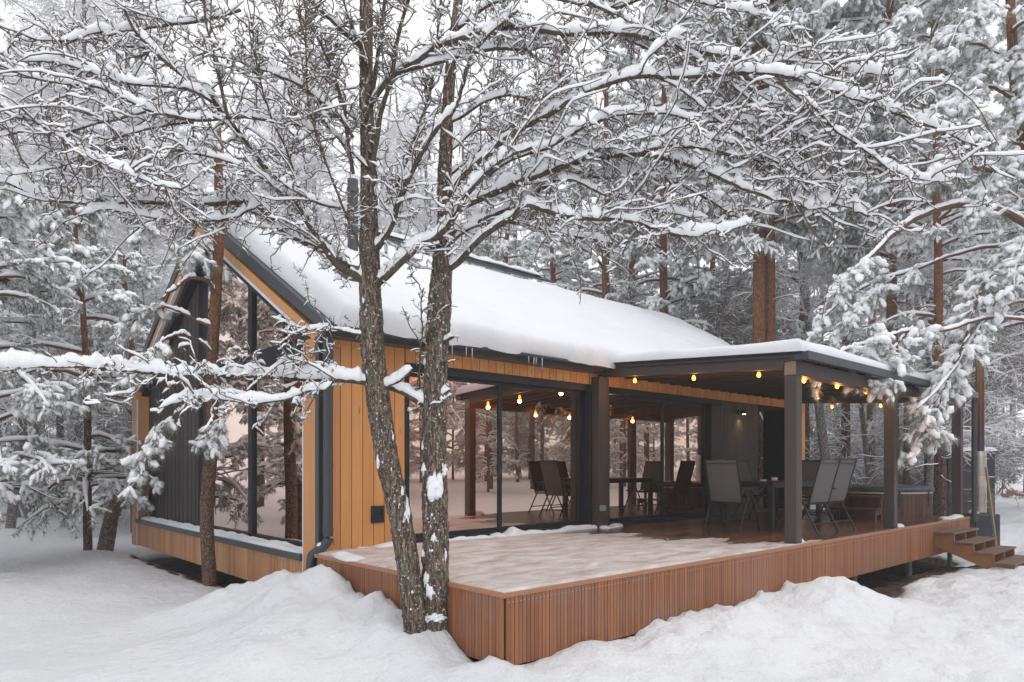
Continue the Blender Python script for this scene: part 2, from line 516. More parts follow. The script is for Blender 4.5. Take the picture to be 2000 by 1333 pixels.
ROOMF = wood('room_floor', (0.16, 0.09, 0.05), (0.22, 0.13, 0.075), (0.30, 0.18, 0.1), 'X', 0.4)
GLASSD = glass('door_glass', (0.76, 0.585, 0.505), (0.70, 0.56, 0.46), 0.66)
GLASS = glass('tinted_glass', (0.76, 0.605, 0.55), (0.40, 0.34, 0.30), 0.62)
BULB = emit('warm_bulb', (1.0, 0.40, 0.06), 4.0)
LAMPW = emit('lamp_lens', (1.0, 0.85, 0.6), 8)
ICE = plain('ice', (0.75, 0.79, 0.83), 0.1, 0.0, 0.02, 3, 0)
BARKF = bark('fruit_bark', ((0.05, 0.035, 0.028), (0.20, 0.142, 0.112), (0.40, 0.325, 0.275)), lichen=(0.20, 0.195, 0.14), scale=1.15, stretch=0.16, snow=0.035, warp=0.16)
BARKT = plain('twig_bark', (0.125, 0.098, 0.078), 0.9, 0.0, 0.35, 9, 0)
BARKL = bark('limb_bark', ((0.06, 0.046, 0.036), (0.15, 0.12, 0.092), (0.24, 0.205, 0.16)), lichen=(0.17, 0.17, 0.10), scale=1.6, stretch=1.0)
BARKP = bark('pine_bark', ((0.03, 0.02, 0.017), (0.115, 0.075, 0.06), (0.20, 0.14, 0.115)), scale=0.6, stretch=0.3, orange=((0.27, 0.122, 0.066), 2.6, 5.0))
BARKS = bark('young_pine_bark', ((0.05, 0.035, 0.028), (0.20, 0.125, 0.092), (0.32, 0.22, 0.17)), scale=1.2, stretch=0.4, orange=((0.27, 0.125, 0.075), 2.2, 4.2))
BARKB = bark('birch_bark', ((0.05, 0.045, 0.04), (0.26, 0.245, 0.23), (0.46, 0.44, 0.42)), scale=0.5, stretch=2.0)
PTWIG = plain('pine_twig', (0.11, 0.065, 0.045), 0.9, 0.0, 0.3, 4, 0)
FTWIG = plain('frosted_twig', (0.70, 0.69, 0.71), 0.9, 0.0, 0.2, 2, 0)
GTWIG = plain('grey_twig', (0.24, 0.21, 0.205), 0.9, 0.0, 0.3, 2, 0)


def needle_mat(name, a, b_):
    m, N, L, b = M(name)
    ge = nd(N, 'ShaderNodeNewGeometry')
    r = ramp(N, [(0.0, a), (1.0, b_)])
    L.new(ge.outputs['Random Per Island'], r.inputs[0]); L.new(r.outputs[0], b.inputs['Base Color'])
    b.inputs['Roughness'].default_value = 0.8
    b.inputs['Specular IOR Level'].default_value = 0.2
    return m


NEEDLE = needle_mat('pine_needles', (0.085, 0.10, 0.066), (0.48, 0.495, 0.46))
# ------------------------------------------------------------ ground
RY = [3.2, 3.9, 4.3, 4.9, 5.4, 5.8, 6.2, 6.55, 6.8, 7.1, 7.5, 7.9, 8.3, 9.0]
RH = [0.0, 0.06, 0.16, 0.31, 0.37, 0.43, 0.39, 0.50, 0.52, 0.37, 0.43, 0.41, 0.15, 0.0]
FX = [2.9, 3.6, 4.3, 5.0, 5.6, 6.2, 6.8, 7.3, 7.75, 8.2, 8.7, 9.3, 10.5]
FH = [0.0, 0.16, 0.20, 0.20, 0.22, 0.27, 0.23, 0.17, 0.21, 0.30, 0.17, 0.02, 0.0]


def ground_h(x, y):
    x = np.asarray(x, float); y = np.asarray(y, float)
    r = np.hypot(x, y)
    h = -0.72 + 0.016 * np.clip(r - 17, 0, 60) ** 1.0
    near = np.clip(1.4 - r / 40, 0, 1)
    h += near * (0.05 * vn(x / 1.7, y / 1.7, 1) + 0.028 * vn(x / 0.55, y / 0.55, 2)) + 0.12 * vn(x / 9, y / 9, 3) * np.clip((r - 9) / 12, 0, 1)
    tramp = np.clip((x - 1.0) / 4, 0.25, 1)
    t = vn(x / 0.30 + 0.3 * vn(x / 0.4, y / 0.4, 9), y / 0.24, 4)
    h += near * tramp * 0.042 * np.where(t > 0, t ** 1.3 if False else t, t * 0.7) + near * tramp * 0.026 * vn(x / 0.15 + 2 * t, y / 0.13, 15)
    h += near * tramp * 0.010 * vn(x / 0.075 + t, y / 0.07, 25)
    cl = vn(x / 0.16 + 40, y / 0.16, 16) * vn(x / 0.5, y / 0.5, 17); h += near * np.clip(cl - 0.22, 0, 1) * 0.10
    # ridge of shovelled snow along the short side of the deck
    amp = np.interp(y, RY, RH, left=0.06, right=0)
    amp = amp * (1 + 0.16 * vn(x / 0.22, y / 0.22, 6) + 0.10 * vn(x / 0.1, y / 0.1, 7)) + (amp > 0.2) * 0.02 * vn(x / 0.09, y / 0.09, 8)
    dx = x - 3.28
    wl = 0.85 + 0.35 * vn(y / 0.9, y * 0 + 3, 10)
    h += amp * np.where(dx < 0, np.exp(-np.abs(dx / wl) ** 1.7), np.exp(-(np.clip(dx - 0.22, 0, None) / 0.16) ** 2))
    # low broad pile spreading in front of the corner
    h += 0.16 * np.exp(-((x - 1.8) / 1.3) ** 2 - ((y - 5.9) / 1.6) ** 2)
    # snow thrown off the long side
    amp = np.interp(x, FX, FH, left=0, right=0) * (1 + 0.2 * vn(x / 0.3, y / 0.3, 11) + 0.12 * vn(x / 0.12, y / 0.12, 12))
    dy = y - 3.72
    h += amp * np.where(dy < 0, np.exp(-np.abs(dy / 0.75) ** 1.6), np.exp(-(np.clip(dy - 0.34, 0, None) / 0.2) ** 2))
    h += 0.18 * np.exp(-((x - 8.25) / 0.45) ** 2 - ((y - 3.25) / 0.5) ** 2)
    # hollow under the house and deck
    ins = np.clip(np.minimum.reduce([x - 3.55, 16.3 - x, y - 4.05, 16.2 - y]) / 0.35, 0, 1)
    h = h * (1 - ins) + (-0.95 + 0.03 * vn(x / 0.3, y / 0.3, 13)) * ins
    # melted strip by the skirt near the stairs
    st = np.clip((x - 8.6) / 1.2, 0, 1) * np.exp(-((y - 4.0) / 0.55) ** 2)
    h -= 0.14 * st
    # slight trough along the gable foot
    h -= 0.10 * np.exp(-((x - 3.5) / 0.35) ** 2) * np.clip((y - 8.2) / 0.8, 0, 1) * np.clip((17 - y) / 2, 0, 1)
    for a, b, p, q in MOUNDS:
        h += p * np.exp(-((x - a) ** 2 + (y - b) ** 2) / q ** 2)
    return h


MOUNDS = [(*G(410, 9.75), 0.06, 0.45), (*G(172, 13.5), 0.08, 0.5), (*G(1960, 33), 0.1, 1.2)]


def gh(x, y):
    return float(ground_h(np.array([x]), np.array([y]))[0])


def axis_coords(lo, hi, step, far, n):
    core = np.arange(lo, hi, step)
    g = np.geomspace(step, far, n)
    return np.concatenate([(lo - np.cumsum(g))[::-1], core, hi + np.cumsum(g)])


gx = axis_coords(-3.5, 16, 0.07, 34, 46)
gy = axis_coords(0.8, 14, 0.07, 34, 46)
X, Y = np.meshgrid(gx, gy, indexing='ij')
Z = ground_h(X, Y)
nx, ny = X.shape
b_ = MB()
i = np.arange(nx - 1)[:, None] * ny + np.arange(ny - 1)[None, :]
b_.add(np.stack([X, Y, Z], -1).reshape(-1, 3), np.stack([i, i + ny, i + ny + 1, i + 1], -1).reshape(-1, 4))
GSNOW, N, L, bs = M('ground_snow')
tc = nd(N, 'ShaderNodeTexCoord')
at = nd(N, 'ShaderNodeAttribute', attribute_name='soil')
n1 = nd(N, 'ShaderNodeTexNoise', Scale=9.0, Detail=8.0, Roughness=0.62)
n2 = nd(N, 'ShaderNodeTexNoise', Scale=0.8, Detail=5.0)
n3 = nd(N, 'ShaderNodeTexVoronoi', Scale=7.0, Randomness=1.0)
for q in (n1, n2, n3): L.new(tc.outputs['Object'], q.inputs['Vector'])
r1 = ramp(N, [(0.3, (0.735, 0.75, 0.785)), (0.7, (0.79, 0.795, 0.81))]); L.new(n2.outputs['Fac'], r1.inputs[0])
r2 = ramp(N, [(0.35, (0.030, 0.021, 0.017)), (0.7, (0.10, 0.07, 0.055))]); L.new(n1.outputs['Fac'], r2.inputs[0])
# crumbs of bark and needles lying on the snow
rd = ramp(N, [(0.04, (1, 1, 1)), (0.06, (0, 0, 0))]); L.new(n3.outputs['Distance'], rd.inputs[0])
nn = nd(N, 'ShaderNodeTexNoise', Scale=1.7, Detail=2.0); L.new(tc.outputs['Object'], nn.inputs['Vector'])
rm = ramp(N, [(0.56, (0, 0, 0)), (0.62, (0.8, 0.8, 0.8))]); L.new(nn.outputs['Fac'], rm.inputs[0])
mu = nd(N, 'ShaderNodeMath', operation='MULTIPLY'); L.new(rd.outputs[0], mu.inputs[0]); L.new(rm.outputs[0], mu.inputs[1])
m1 = nd(N, 'ShaderNodeMix', data_type='RGBA'); L.new(mu.outputs[0], m1.inputs['Factor']); L.new(r1.outputs[0], m1.inputs['A']); m1.inputs['B'].default_value = (0.16, 0.12, 0.09, 1)
m2 = nd(N, 'ShaderNodeMix', data_type='RGBA'); L.new(at.outputs['Fac'], m2.inputs['Factor']); L.new(m1.outputs['Result'], m2.inputs['A']); L.new(r2.outputs[0], m2.inputs['B'])
L.new(m2.outputs['Result'], bs.inputs['Base Color']); bs.inputs['Roughness'].default_value = 0.75
bs.inputs['Specular IOR Level'].default_value = 0.2
bp = nd(N, 'ShaderNodeBump', Strength=1.0, Distance=0.06); L.new(n1.outputs['Fac'], bp.inputs['Height']); L.new(bp.outputs[0], bs.inputs['Normal'])
ground = b_.build('ground', GSNOW, smooth=True)
tag(ground, kind='structure')
nz = vn(X / 0.35, Y / 0.35, 21) * 0.22 + vn(X / 0.12, Y / 0.12, 22) * 0.12
soil = np.clip(np.minimum.reduce([(X - 3.75), (16.2 - X), (Y - 4.12 + nz * 0.6), (16 - Y)]) / 0.12, 0, 1)
s2 = np.clip((np.exp(-((Y - 4.05) / 0.42) ** 2) * np.clip((X - 9.2) / 1.5, 0, 1) * np.clip((15.5 - X) / 1.0, 0, 1) - 0.30 + nz) / 0.2, 0, 1)
s3 = np.clip((np.exp(-((X - 3.62) / 0.2) ** 2) * np.clip((Y - 8.4) / 0.4, 0, 1) * np.clip((15.6 - Y) / 0.5, 0, 1) - 0.45 + nz) / 0.2, 0, 1)
soil = np.maximum.reduce([soil, s2, s3])
me = ground.data
a = me.attributes.new('soil', 'FLOAT', 'POINT'); a.data.foreach_set('value', soil.ravel().astype(np.float32))


# ------------------------------------------------------------ snow lying on things
def snow_strip(path, w, h, seed, step=0.06, S=10, var=0.35):
    """lumpy low ridge of snow along a path lying on a surface"""
    p = spline(path, step) if len(path) > 2 else np.linspace(path[0], path[1], max(4, int(np.linalg.norm(np.subtract(path[1], path[0])) / step)))
    n = len(p); s = np.arange(n) * step
    t = norm(np.gradient(p, axis=0)); sd = norm(np.cross(t, (0, 0, 1)))
    a = np.linspace(0, np.pi, S)
    hh = h * (1 + var * vn(s / 0.22, s * 0 + seed, seed) + var * 0.6 * vn(s / 0.08, s * 0, seed + 1))
    ww = w * (1 + var * 0.7 * vn(s / 0.3, s * 0 + 7, seed + 2))
    e = np.clip(np.minimum(np.arange(n), n - 1 - np.arange(n)) / 3, 0.05, 1)
    hh = hh * e; ww = ww * e
    V = p[:, None] + ww[:, None, None] / 2 * np.cos(a)[None, :, None] * sd[:, None] + hh[:, None, None] * (np.sin(a) ** 0.8)[None, :, None] * np.array([0, 0, 1.])
    i = np.arange(n - 1)[:, None] * S + np.arange(S - 1)[None]
    return V.reshape(-1, 3), np.stack([i, i + 1, i + S + 1, i + S], -1).reshape(-1, 4)


def ucoords(L_, edge, n_edge, n_mid):
    e = edge * (1 - np.cos(np.linspace(0, np.pi / 2, n_edge)))
    return np.concatenate([e[:-1], np.linspace(edge, L_ - edge, n_mid), (L_ - e[::-1])[1:]])


def snow_slab(o, ax, ay, nrm, T, edge, seed, n=(90, 30), rough=0.12, sink=0.005, wave=0.0):
    """snow blanket on the rectangle o + u*ax + v*ay, thickness T with rounded edges"""
    o, ax, ay, nrm = (np.array(q, float) for q in (o, ax, ay, nrm))
    la, lb = np.linalg.norm(ax), np.linalg.norm(ay)
    u = ucoords(la, edge, 8, n[0]); v = ucoords(lb, edge, 8, n[1])
    U, V = np.meshgrid(u, v, indexing='ij')
    e = np.minimum.reduce([U, la - U, V, lb - V]) / edge
    e = np.clip(e, 0, 1)
    th = T * np.sqrt(np.clip(1 - (1 - e) ** 2, 0, 1)) * (1 + rough * vn(U / 1.1, V / 1.1, seed) + rough * 0.5 * vn(U / 0.3, V / 0.3, seed + 1))
    wob = wave * (vn(U / 0.5, V * 0, seed + 2) + 0.5 * vn(U / 0.17, V * 0, seed + 3)) * np.clip(1 - V / 0.5, 0, 1)
    top = o + U[..., None] / la * ax + (V + wob)[..., None] / lb * ay + (th + sink)[..., None] * nrm
    bot = o + U[..., None] / la * ax + (V + wob)[..., None] / lb * ay + sink * nrm
    A, B = U.shape
    i = np.arange(A - 1)[:, None] * B + np.arange(B - 1)[None]
    q = np.stack([i, i + B, i + B + 1, i + 1], -1).reshape(-1, 4)
    b = MB()
    b.add(top.reshape(-1, 3), q); b.add(bot.reshape(-1, 3), q[:, ::-1])
    return b


# ------------------------------------------------------------ the cabin
X0, X1, Y0, Y1 = 3.67, 16.05, 7.45, 15.9
YM, ZR, ZE = 11.68, 5.16, 2.65
SLO = (ZR - ZE) / (YM - 7.23)
cabin = empty('cabin', (X0, Y0, -0.7), 0, 'modern ochre timber cabin with a glazed gable and thick snow on its pitched roof', 'cabin')


def to(o, parent):
    """parent o while keeping its world place"""
    o.parent = parent
    o.matrix_parent_inverse.identity()
    loc = np.zeros(3); p = parent
    while p is not None:
        loc += np.array(p.location); p = p.parent
    o.location = tuple(np.array(o.location) - loc)
    return o


def boards(b, x0, x1, y0, y1, z0, z1, along, w, gap=0.009):
    """vertical boards filling a box, laid side by side along axis 'x' or 'y'"""
    a, c = (x0, x1) if along == 'x' else (y0, y1)
    n = max(1, round((c - a) / w)); s = (c - a) / n
    for k in range(n):
        j = random.uniform(0, 0.0015)
        if along == 'x': b.box(a + k * s + gap / 2, a + (k + 1) * s - gap / 2, y0 - j, y1, z0, z1)
        else: b.box(x0 - j, x1, a + k * s + gap / 2, a + (k + 1) * s - gap / 2, z0, z1)


# long wall: boards over a dark backing
b = MB()
boards(b, 3.80, 4.86, Y0, Y0 + 0.03, -0.03, 2.525, 'x', 0.152)
boards(b, 4.87, 8.40, Y0, Y0 + 0.03, 2.335, 2.525, 'x', 0.152)
to(b.build('wall_cladding', OCHRE, bevel=0.002), cabin)
b = MB()
boards(b, 8.41, 15.6, Y0, Y0 + 0.03, 2.335, 2.525, 'x', 0.152)
to(b.build('fascia_band', OCHRE, bevel=0.002), cabin)
b = MB()
b.box(4.08, 4.85, Y0 + 0.035, Y0 + 0.2, -0.03, 2.525)
b.box(4.85, 13.9, Y0 + 0.035, Y0 + 0.2, 2.34, 2.525)
b.box(13.9, 15.6, Y0 + 0.035, Y0 + 0.16, 2.34, 2.525)
b.box(X0 + 0.3, X1 - 0.35, Y0 + 0.1, Y1 - 0.1, -0.45, -0.06)
b.box(X0 + 0.32, X1 - 0.35, Y1 - 0.2, Y1 - 0.02, -0.06, 2.7)
b.box(13.75, 13.93, Y0 + 0.2, Y1 - 0.2, -0.06, 2.3)
to(b.build('wall', BLACK), cabin)
# portal jambs at both ends
b = MB()
b.box(X0, 4.06, Y0 + 0.033, Y0 + 0.40, -0.62, 2.515); b.box(X0, 3.797, Y0 - 0.008, Y0 + 0.0325, -0.62, 2.515); b.box(3.798, 4.06, Y0 + 0.002, Y0 + 0.0325, -0.62, -0.034)
to(b.build('corner_post', OCHREX, bevel=0.006), cabin)
b = MB()
b.box(15.62, X1, Y0 - 0.012, Y0 + 0.22, -0.2, 2.515)
to(b.build('corner_post', OCHREX, bevel=0.006), cabin)
b = MB()
b.box(X0, 4.0, Y1 - 0.36, Y1, -0.62, 2.515)
to(b.build('corner_post', OCHREX, bevel=0.006), cabin)
b = MB()
b.box(X0 - 0.004, X0 + 0.055, Y0 - 0.035, Y0 - 0.013, -0.62, 2.515)
b.box(X0 - 0.012, X0 - 0.002, Y0 - 0.035, Y0 + 0.055, -0.62, 2.515)
to(b.build('corner_trim', METAL), cabin)
# roof: two slabs and the boxed verge
cn = math.cos(math.atan(SLO)); sn = math.sin(math.atan(SLO))
RT = 0.22
YE0, YE1 = 7.23, 2 * YM - 7.23
rb = MB()
for y in (YE0, YE1):
    V = []
    for x in (X0 - 0.02, X1 + 0.02):
        V += [(x, y, ZE - 0.13), (x, YM, ZR - RT), (x, YM, ZR), (x, y, ZE)]
    Q = [(0, 1, 2, 3), (7, 6, 5, 4), (0, 4, 5, 1), (1, 5, 6, 2), (2, 6, 7, 3), (3, 7, 4, 0)]
    rb.add(V, Q)
roof = to(rb.build('roof', METAL), cabin)
vb = MB(); lb = MB(); db = MB()
for s, ye in ((1, YE0), (-1, YE1)):
    def pt(x, y, dz): return (x, y, ZR - abs(y - YM) * SLO + dz)
    ys = ye + s * 0.22
    for (dz0, dz1, xa, xb, bb) in ((-RT - 0.135, -RT - 0.004, X0 - 0.005, X0 + 0.30, vb), (-RT - 0.185, -RT - 0.138, X0 - 0.008, X0 + 0.05, lb), (-RT - 0.33, -RT - 0.189, X0 + 0.10, X0 + 0.36, db)):
        y1 = ys + s * (0.0 if bb is vb else 0.36)
        V = []
        for x in (xa, xb):
            V += [pt(x, y1, dz0), pt(x, YM - s * 0.003, dz0), pt(x, YM - s * 0.003, dz1), pt(x, y1, dz1)]
        bb.add(V, [(0, 1, 2, 3), (7, 6, 5, 4), (0, 4, 5, 1), (1, 5, 6, 2), (2, 6, 7, 3), (3, 7, 4, 0)])
to(vb.build('verge_board', OCHREX), cabin)
lb.box(X0 + 0.008, X0 + 0.03, Y0 + 0.402, Y0 + 0.438, -0.60, 2.36)
lb.box(X0 + 0.008, X0 + 0.03, Y1 - 0.40, Y1 - 0.362, -0.60, 2.36)
to(lb.build('light_strip', LEDW), cabin)
# gable wall: glazing, mullion, transom, dark clad left half
GX = X0 + 0.26


def roofline(y): return ZR - RT - 0.33 - abs(y - YM) * SLO


def fbar(b, y0, y1, z0, z1, x0=GX - 0.04, x1=GX + 0.06): b.box(x0, x1, y0, y1, z0, z1)


db.box(GX - 0.05, GX + 0.07, Y0 + 0.402, Y0 + 0.46, -0.05, roofline(Y0 + 0.46) + 0.1)
fbar(db, 10.02, 10.16, 0.0, roofline(10.02) + 0.06)
fbar(db, 12.02, 12.46, 0.0, roofline(12.3) + 0.05, GX + 0.03, GX + 0.25)
fbar(db, Y0 + 0.46, 10.02, 2.35, 2.65, GX - 0.055, GX + 0.10)
fbar(db, 10.16, 12.02, 2.35, 2.65, GX - 0.055, GX + 0.10)
fbar(db, Y0 + 0.46, 10.02, -0.055, 0.01); fbar(db, 10.16, 12.02, -0.055, 0.01)
to(db.build('gable_frame', FRAME), cabin)


def gpane(name, y0, y1, z0, z1, slope):
    b = MB()
    V = []
    ys = [y0] + ([YM] if slope and y0 < YM < y1 else []) + [y1]
    for x in (GX, GX + 0.012):
        V += [(x, y, z0) for y in ys] + [(x, y, (roofline(y) + 0.05) if slope else z1) for y in ys]
    n = len(ys); m = 2 * n
    Q = []
    for k in range(n - 1):
        Q += [(k, k + 1, n + k + 1, n + k), (m + k + 1, m + k, m + n + k, m + n + k + 1)]
    b.add(V, Q)
    return b.build(name, GLASS)


for (y0, y1) in ((Y0 + 0.461, 10.019), (10.161, 12.019)):
    w = empty('gable_window', (0, 0, 0)); to(w, cabin)
    to(gpane('pane', y0, y1, 0.011, 2.349, False), w)
    to(gpane('upper_pane', y0, y1, 2.651, 0, True), w)
b = MB()
for k in range(28):
    y = 12.46 + k * 0.118
    if y + 0.114 > Y1 - 0.37: break
    zt = roofline(y + 0.114) + 0.08
    b.box(GX - 0.02 - (k % 2) * 0.008, GX + 0.1, y, y + 0.114, -0.05, zt)
to(b.build('gable_cladding', DCLAD), cabin)
# sill and base boards
b = MB(); b.box(X0 + 0.012, GX - 0.062, Y0 + 0.44, Y1 - 0.40, -0.115, -0.075); b.box(X0 - 0.02, X0 + 0.012, Y0 + 0.44, Y1 - 0.37, -0.15, -0.07)
sill = to(b.build('sill', METAL), cabin)
sb = MB()
for k, (w, h) in enumerate(((0.15, 0.05), (0.10, 0.07))):
    V, Q = snow_strip([(X0 + 0.09 + 0.045 * k, Y0 + 0.46, -0.074), (X0 + 0.09 + 0.045 * k, Y1 - 0.42, -0.074)], w, h, 31 + k, var=0.22)
    sb.add(V, Q)
to(sb.build('sill_snow', SNOW, smooth=True), sill)
b = MB(); boards(b, X0 + 0.012, X0 + 0.04, Y0 + 0.442, Y1 - 0.40, -0.60, -0.151, 'y', 0.092, 0.011)
to(b.build('base_boards', BASEB), cabin)
# eaves gutter, downpipe
b = MB()
a_ = np.linspace(math.pi, 2 * math.pi, 10)
for off, rr in ((0, 0.062),):
    prof = [(YE0 - 0.055 + rr * math.cos(t), ZE - 0.045 + rr * 0.9 * math.sin(t)) for t in a_]
    prof += [(y, z + 0.006) for y, z in [(YE0 - 0.055 + (rr - .006) * math.cos(t), ZE - 0.045 + (rr - .006) * 0.9 * math.sin(t)) for t in a_[::-1]]]
    n = len(prof)
    V = [(x, y, z) for x in (X0 - 0.0, 8.52) for y, z in prof]
    b.add(V, [(k, (k + 1) % n, n + (k + 1) % n, n + k) for k in range(n)])
b.box(X0 - 0.01, 8.52, YE0 + 0.012, Y0 - 0.002, ZE - 0.145, ZE - 0.132)
gut = to(b.build('gutter', METAL), cabin)
b = MB()
b.tube([(3.74, 7.345, 2.56), (3.74, 7.345, 0.20)], 0.058, 16)
b.tube(spline([(3.74, 7.345, 0.24), (3.74, 7.345, 0.14), (3.67, 7.345, 0.07), (3.58, 7.35, -0.0), (3.54, 7.355, -0.07), (3.535, 7.36, -0.5)], 0.02), 0.058, 16)
pipe = to(b.build('downpipe', METAL, smooth=True), cabin)
b = MB()
for z in (0.25, 1.0, 1.9): b.tube([(3.74, 7.345, z), (3.74, 7.345, z + 0.03)], 0.064, 16)
to(b.build('pipe_clamp', METAL), pipe)
b = MB(); V, Q = snow_strip([(3.68, 7.34, 0.115), (3.57, 7.345, 0.04)], 0.10, 0.06, 41, 0.02); b.add(V, Q)
to(b.build('pipe_snow', SNOW, smooth=True), pipe)
# vent grille
b = MB(); b.box(4.365, 4.55, Y0 - 0.022, Y0 - 0.004, 0.30, 0.335); b.box(4.365, 4.55, Y0 - 0.022, Y0 - 0.004, 0.475, 0.51)
b.box(4.365, 4.39, Y0 - 0.0215, Y0 - 0.004, 0.335, 0.475); b.box(4.525, 4.55, Y0 - 0.0215, Y0 - 0.004, 0.335, 0.475)
b.box(4.39, 4.525, Y0 - 0.010, Y0 - 0.004, 0.335, 0.475)
for k in range(4): b.bar((4.39, Y0 - 0.013, 0.355 + k * .033), (4.525, Y0 - 0.013, 0.355 + k * .033), 0.012, 0.004)
to(b.build('vent_grille', BLACK), cabin)


# sliding doors in the long wall
def slider(xa, xm, xb, z1, extra=0.0):
    d = empty('sliding_door'); to(d, cabin)
    b = MB()
    y = Y0 + 0.02
    b.box(xa, xb, y, y + 0.16, z1 - 0.115, z1)
    b.box(xa, xb, y, y + 0.16, 0.0, 0.05)
    b.box(xa, xa + 0.05, y + 0.002, y + 0.16, 0.05, z1 - 0.115)
    b.box(xb - 0.07 - extra, xb, y + 0.002, y + 0.16, 0.05, z1 - 0.115)
    to(b.build('door_frame', FRAME, bevel=0.004), d)
    for (p, q, dy) in ((xa + 0.052, xm + 0.03, 0.055), (xm - 0.03, xb - 0.072 - extra, 0.105)):
        s = empty('sliding_panel'); to(s, d)
        b = MB()
        f = 0.07
        b.box(p, p + f, y + dy, y + dy + 0.045, 0.052, z1 - 0.117); b.box(q - f, q, y + dy, y + dy + 0.045, 0.052, z1 - 0.117)
        b.box(p + f, q - f, y + dy, y + dy + 0.045, 0.052, 0.115); b.box(p + f, q - f, y + dy, y + dy + 0.045, z1 - 0.165, z1 - 0.117)
        to(b.build('panel_frame', FRAME, bevel=0.003), s)
        b = MB(); b.box(p + f, q - f, y + dy + 0.018, y + dy + 0.028, 0.115, z1 - 0.165)
        to(b.build('pane', GLASSD), s)
    return d


slider(4.86, 6.55, 8.42, 2.335)
slider(8.88, 10.52, 12.45, 2.335, 0.32)
# dark clad pier, recessed end porch
b = MB(); boards(b, 12.46, 13.93, Y0 + 0.05, Y0 + 0.19, 0.0, 2.335, 'x', 0.12, 0.005)
to(b.build('pier_cladding', DCLAD), cabin)
b = MB(); b.box(8.422, 8.878, Y0 + 0.012, Y0 + 0.18, 0, 2.335)
to(b.build('door_pier', DCLAD), cabin)
b = MB(); b.box(15.9, 15.98, Y0 + 0.222, 8.42, -0.1, 2.34)
to(b.build('porch_screen', BLACK), cabin)
b = MB(); b.box(13.94, 15.9, Y0 + 0.2, 11.0, -0.08, -0.02); b.box(13.94, 15.95, Y0 + 0.17, Y1 - 0.2, 2.345, 2.42)
to(b.build('porch_floor', TUBW), cabin)
# room behind the glass
b = MB(); b.box(X0 + 0.36, 13.74, Y0 + 0.2, Y1 - 0.21, -0.055, 0.0); to(b.build('room_floor', ROOMF), cabin)
b = MB(); boards(b, 4.4, 13.74, 12.4, 12.5, 0.002, 2.55, 'x', 0.2); boards(b, 13.66, 13.74, Y0 + 0.25, 12.39, 0.002, 2.55, 'y', 0.2)
to(b.build('room_lining', ROOMW), cabin)
b = MB(); b.box(5.6, 13.74, Y0 + 0.2, 12.39, 2.56, 2.62); to(b.build('room_ceiling', ROOMW), cabin)
pl = bpy.data.lights.new('room_light', 'POINT'); pl.energy = 240; pl.color = (1, 0.62, 0.3); pl.shadow_soft_size = 0.15
for (x, y) in ((11.4, 9.6), (7.0, 10.2)):
    po = bpy.data.objects.new('room_light', pl); COL.objects.link(po); po.location = (x, y, 2.2)
    k = MB(); k.tube([(x, y, 2.30), (x, y, 2.56)], 0.012, 8); k.tube([(x, y, 2.27), (x, y, 2.3)], (0.05, 0.02), 10)
    lamp = to(k.build('ceiling_lamp', BLACK), cabin)
# snow on the roof, ridge cap, icicles, chimney
ax = (X1 + 0.05 - (X0 + 0.07), 0, 0)
nrm = np.array([0, -sn, cn])
s = snow_slab((X0 + 0.07, YE0 - 0.14, ZE - 0.14 * SLO), ax, (0, YM - YE0 - 0.02, (YM - YE0 - 0.02) * SLO), nrm, 0.25, 0.15, 51, (170, 60), 0.15, 0.006, 0.09)
to(s.build('roof_snow', SNOW, smooth=True), roof)
s = snow_slab((X0 + 0.07, YE1 + 0.1, ZE - 0.1 * SLO), ax, (0, -(YE1 - YM + 0.0), (YE1 - YM + 0.0) * SLO), np.array([0, sn, cn]), 0.24, 0.30, 55, (60, 24), 0.1, 0.006)
sm = s.build('roof_snow', SNOW, smooth=True)
sm.data.flip_normals(); to(sm, roof)
b = MB()
b.bar((X0 + 2.6, YM - 0.14, ZR + 0.30), (11.6, YM - 0.14, ZR + 0.26), 0.32, 0.035, up=(0, -sn, cn))
to(b.build('ridge_cap', METAL), roof)
b = MB(); V, Q = snow_strip([(X0 + 2.6, YM - 0.05, ZR + 0.32), (11.5, YM - 0.05, ZR + 0.29)], 0.34, 0.10, 61, 0.1); b.add(V, Q)
to(b.build('ridge_snow', SNOW, smooth=True), roof)
for k in range(8):
    x = random.choice([random.uniform(5.0, 6.0), random.uniform(5.5, 8.3)])
    l = random.uniform(0.05, 0.17)
    z = ZE - 0.125
    b = MB(); b.tube([(x, YE0 - 0.10, z + 0.06), (x, YE0 - 0.10, z - l * 0.4), (x + random.uniform(-.004, .004), YE0 - 0.10, z - l)], (0.007, 0.004, 0.001), 6)
    to(b.build('icicle', ICE, smooth=True), cabin)
ch = P(689, 400, 11.2)
b = MB(); cx, cy = ch[0], ch[1]
zr = ZR - abs(cy - YM) * SLO
b.tube([(cx, cy, zr - 0.05), (cx, cy, P(689, 352, 11.2)[2])], 0.085, 18); b.tube([(cx, cy, P(689, 378, 11.2)[2]), (cx, cy, P(689, 368, 11.2)[2])], 0.098, 18)
chim = to(b.build('chimney', METAL, smooth=False), cabin)
b = MB(); 
c2 = P(684, 560, 9.2)
zz = ZR - abs(c2[1] - YM) * SLO
b.box(c2[0] - 0.17, c2[0] + 0.17, c2[1] - 0.2, c2[1] + 0.2, zz + 0.02, zz + 0.40)
to(b.build('roof_vent', METAL, bevel=0.01), cabin)

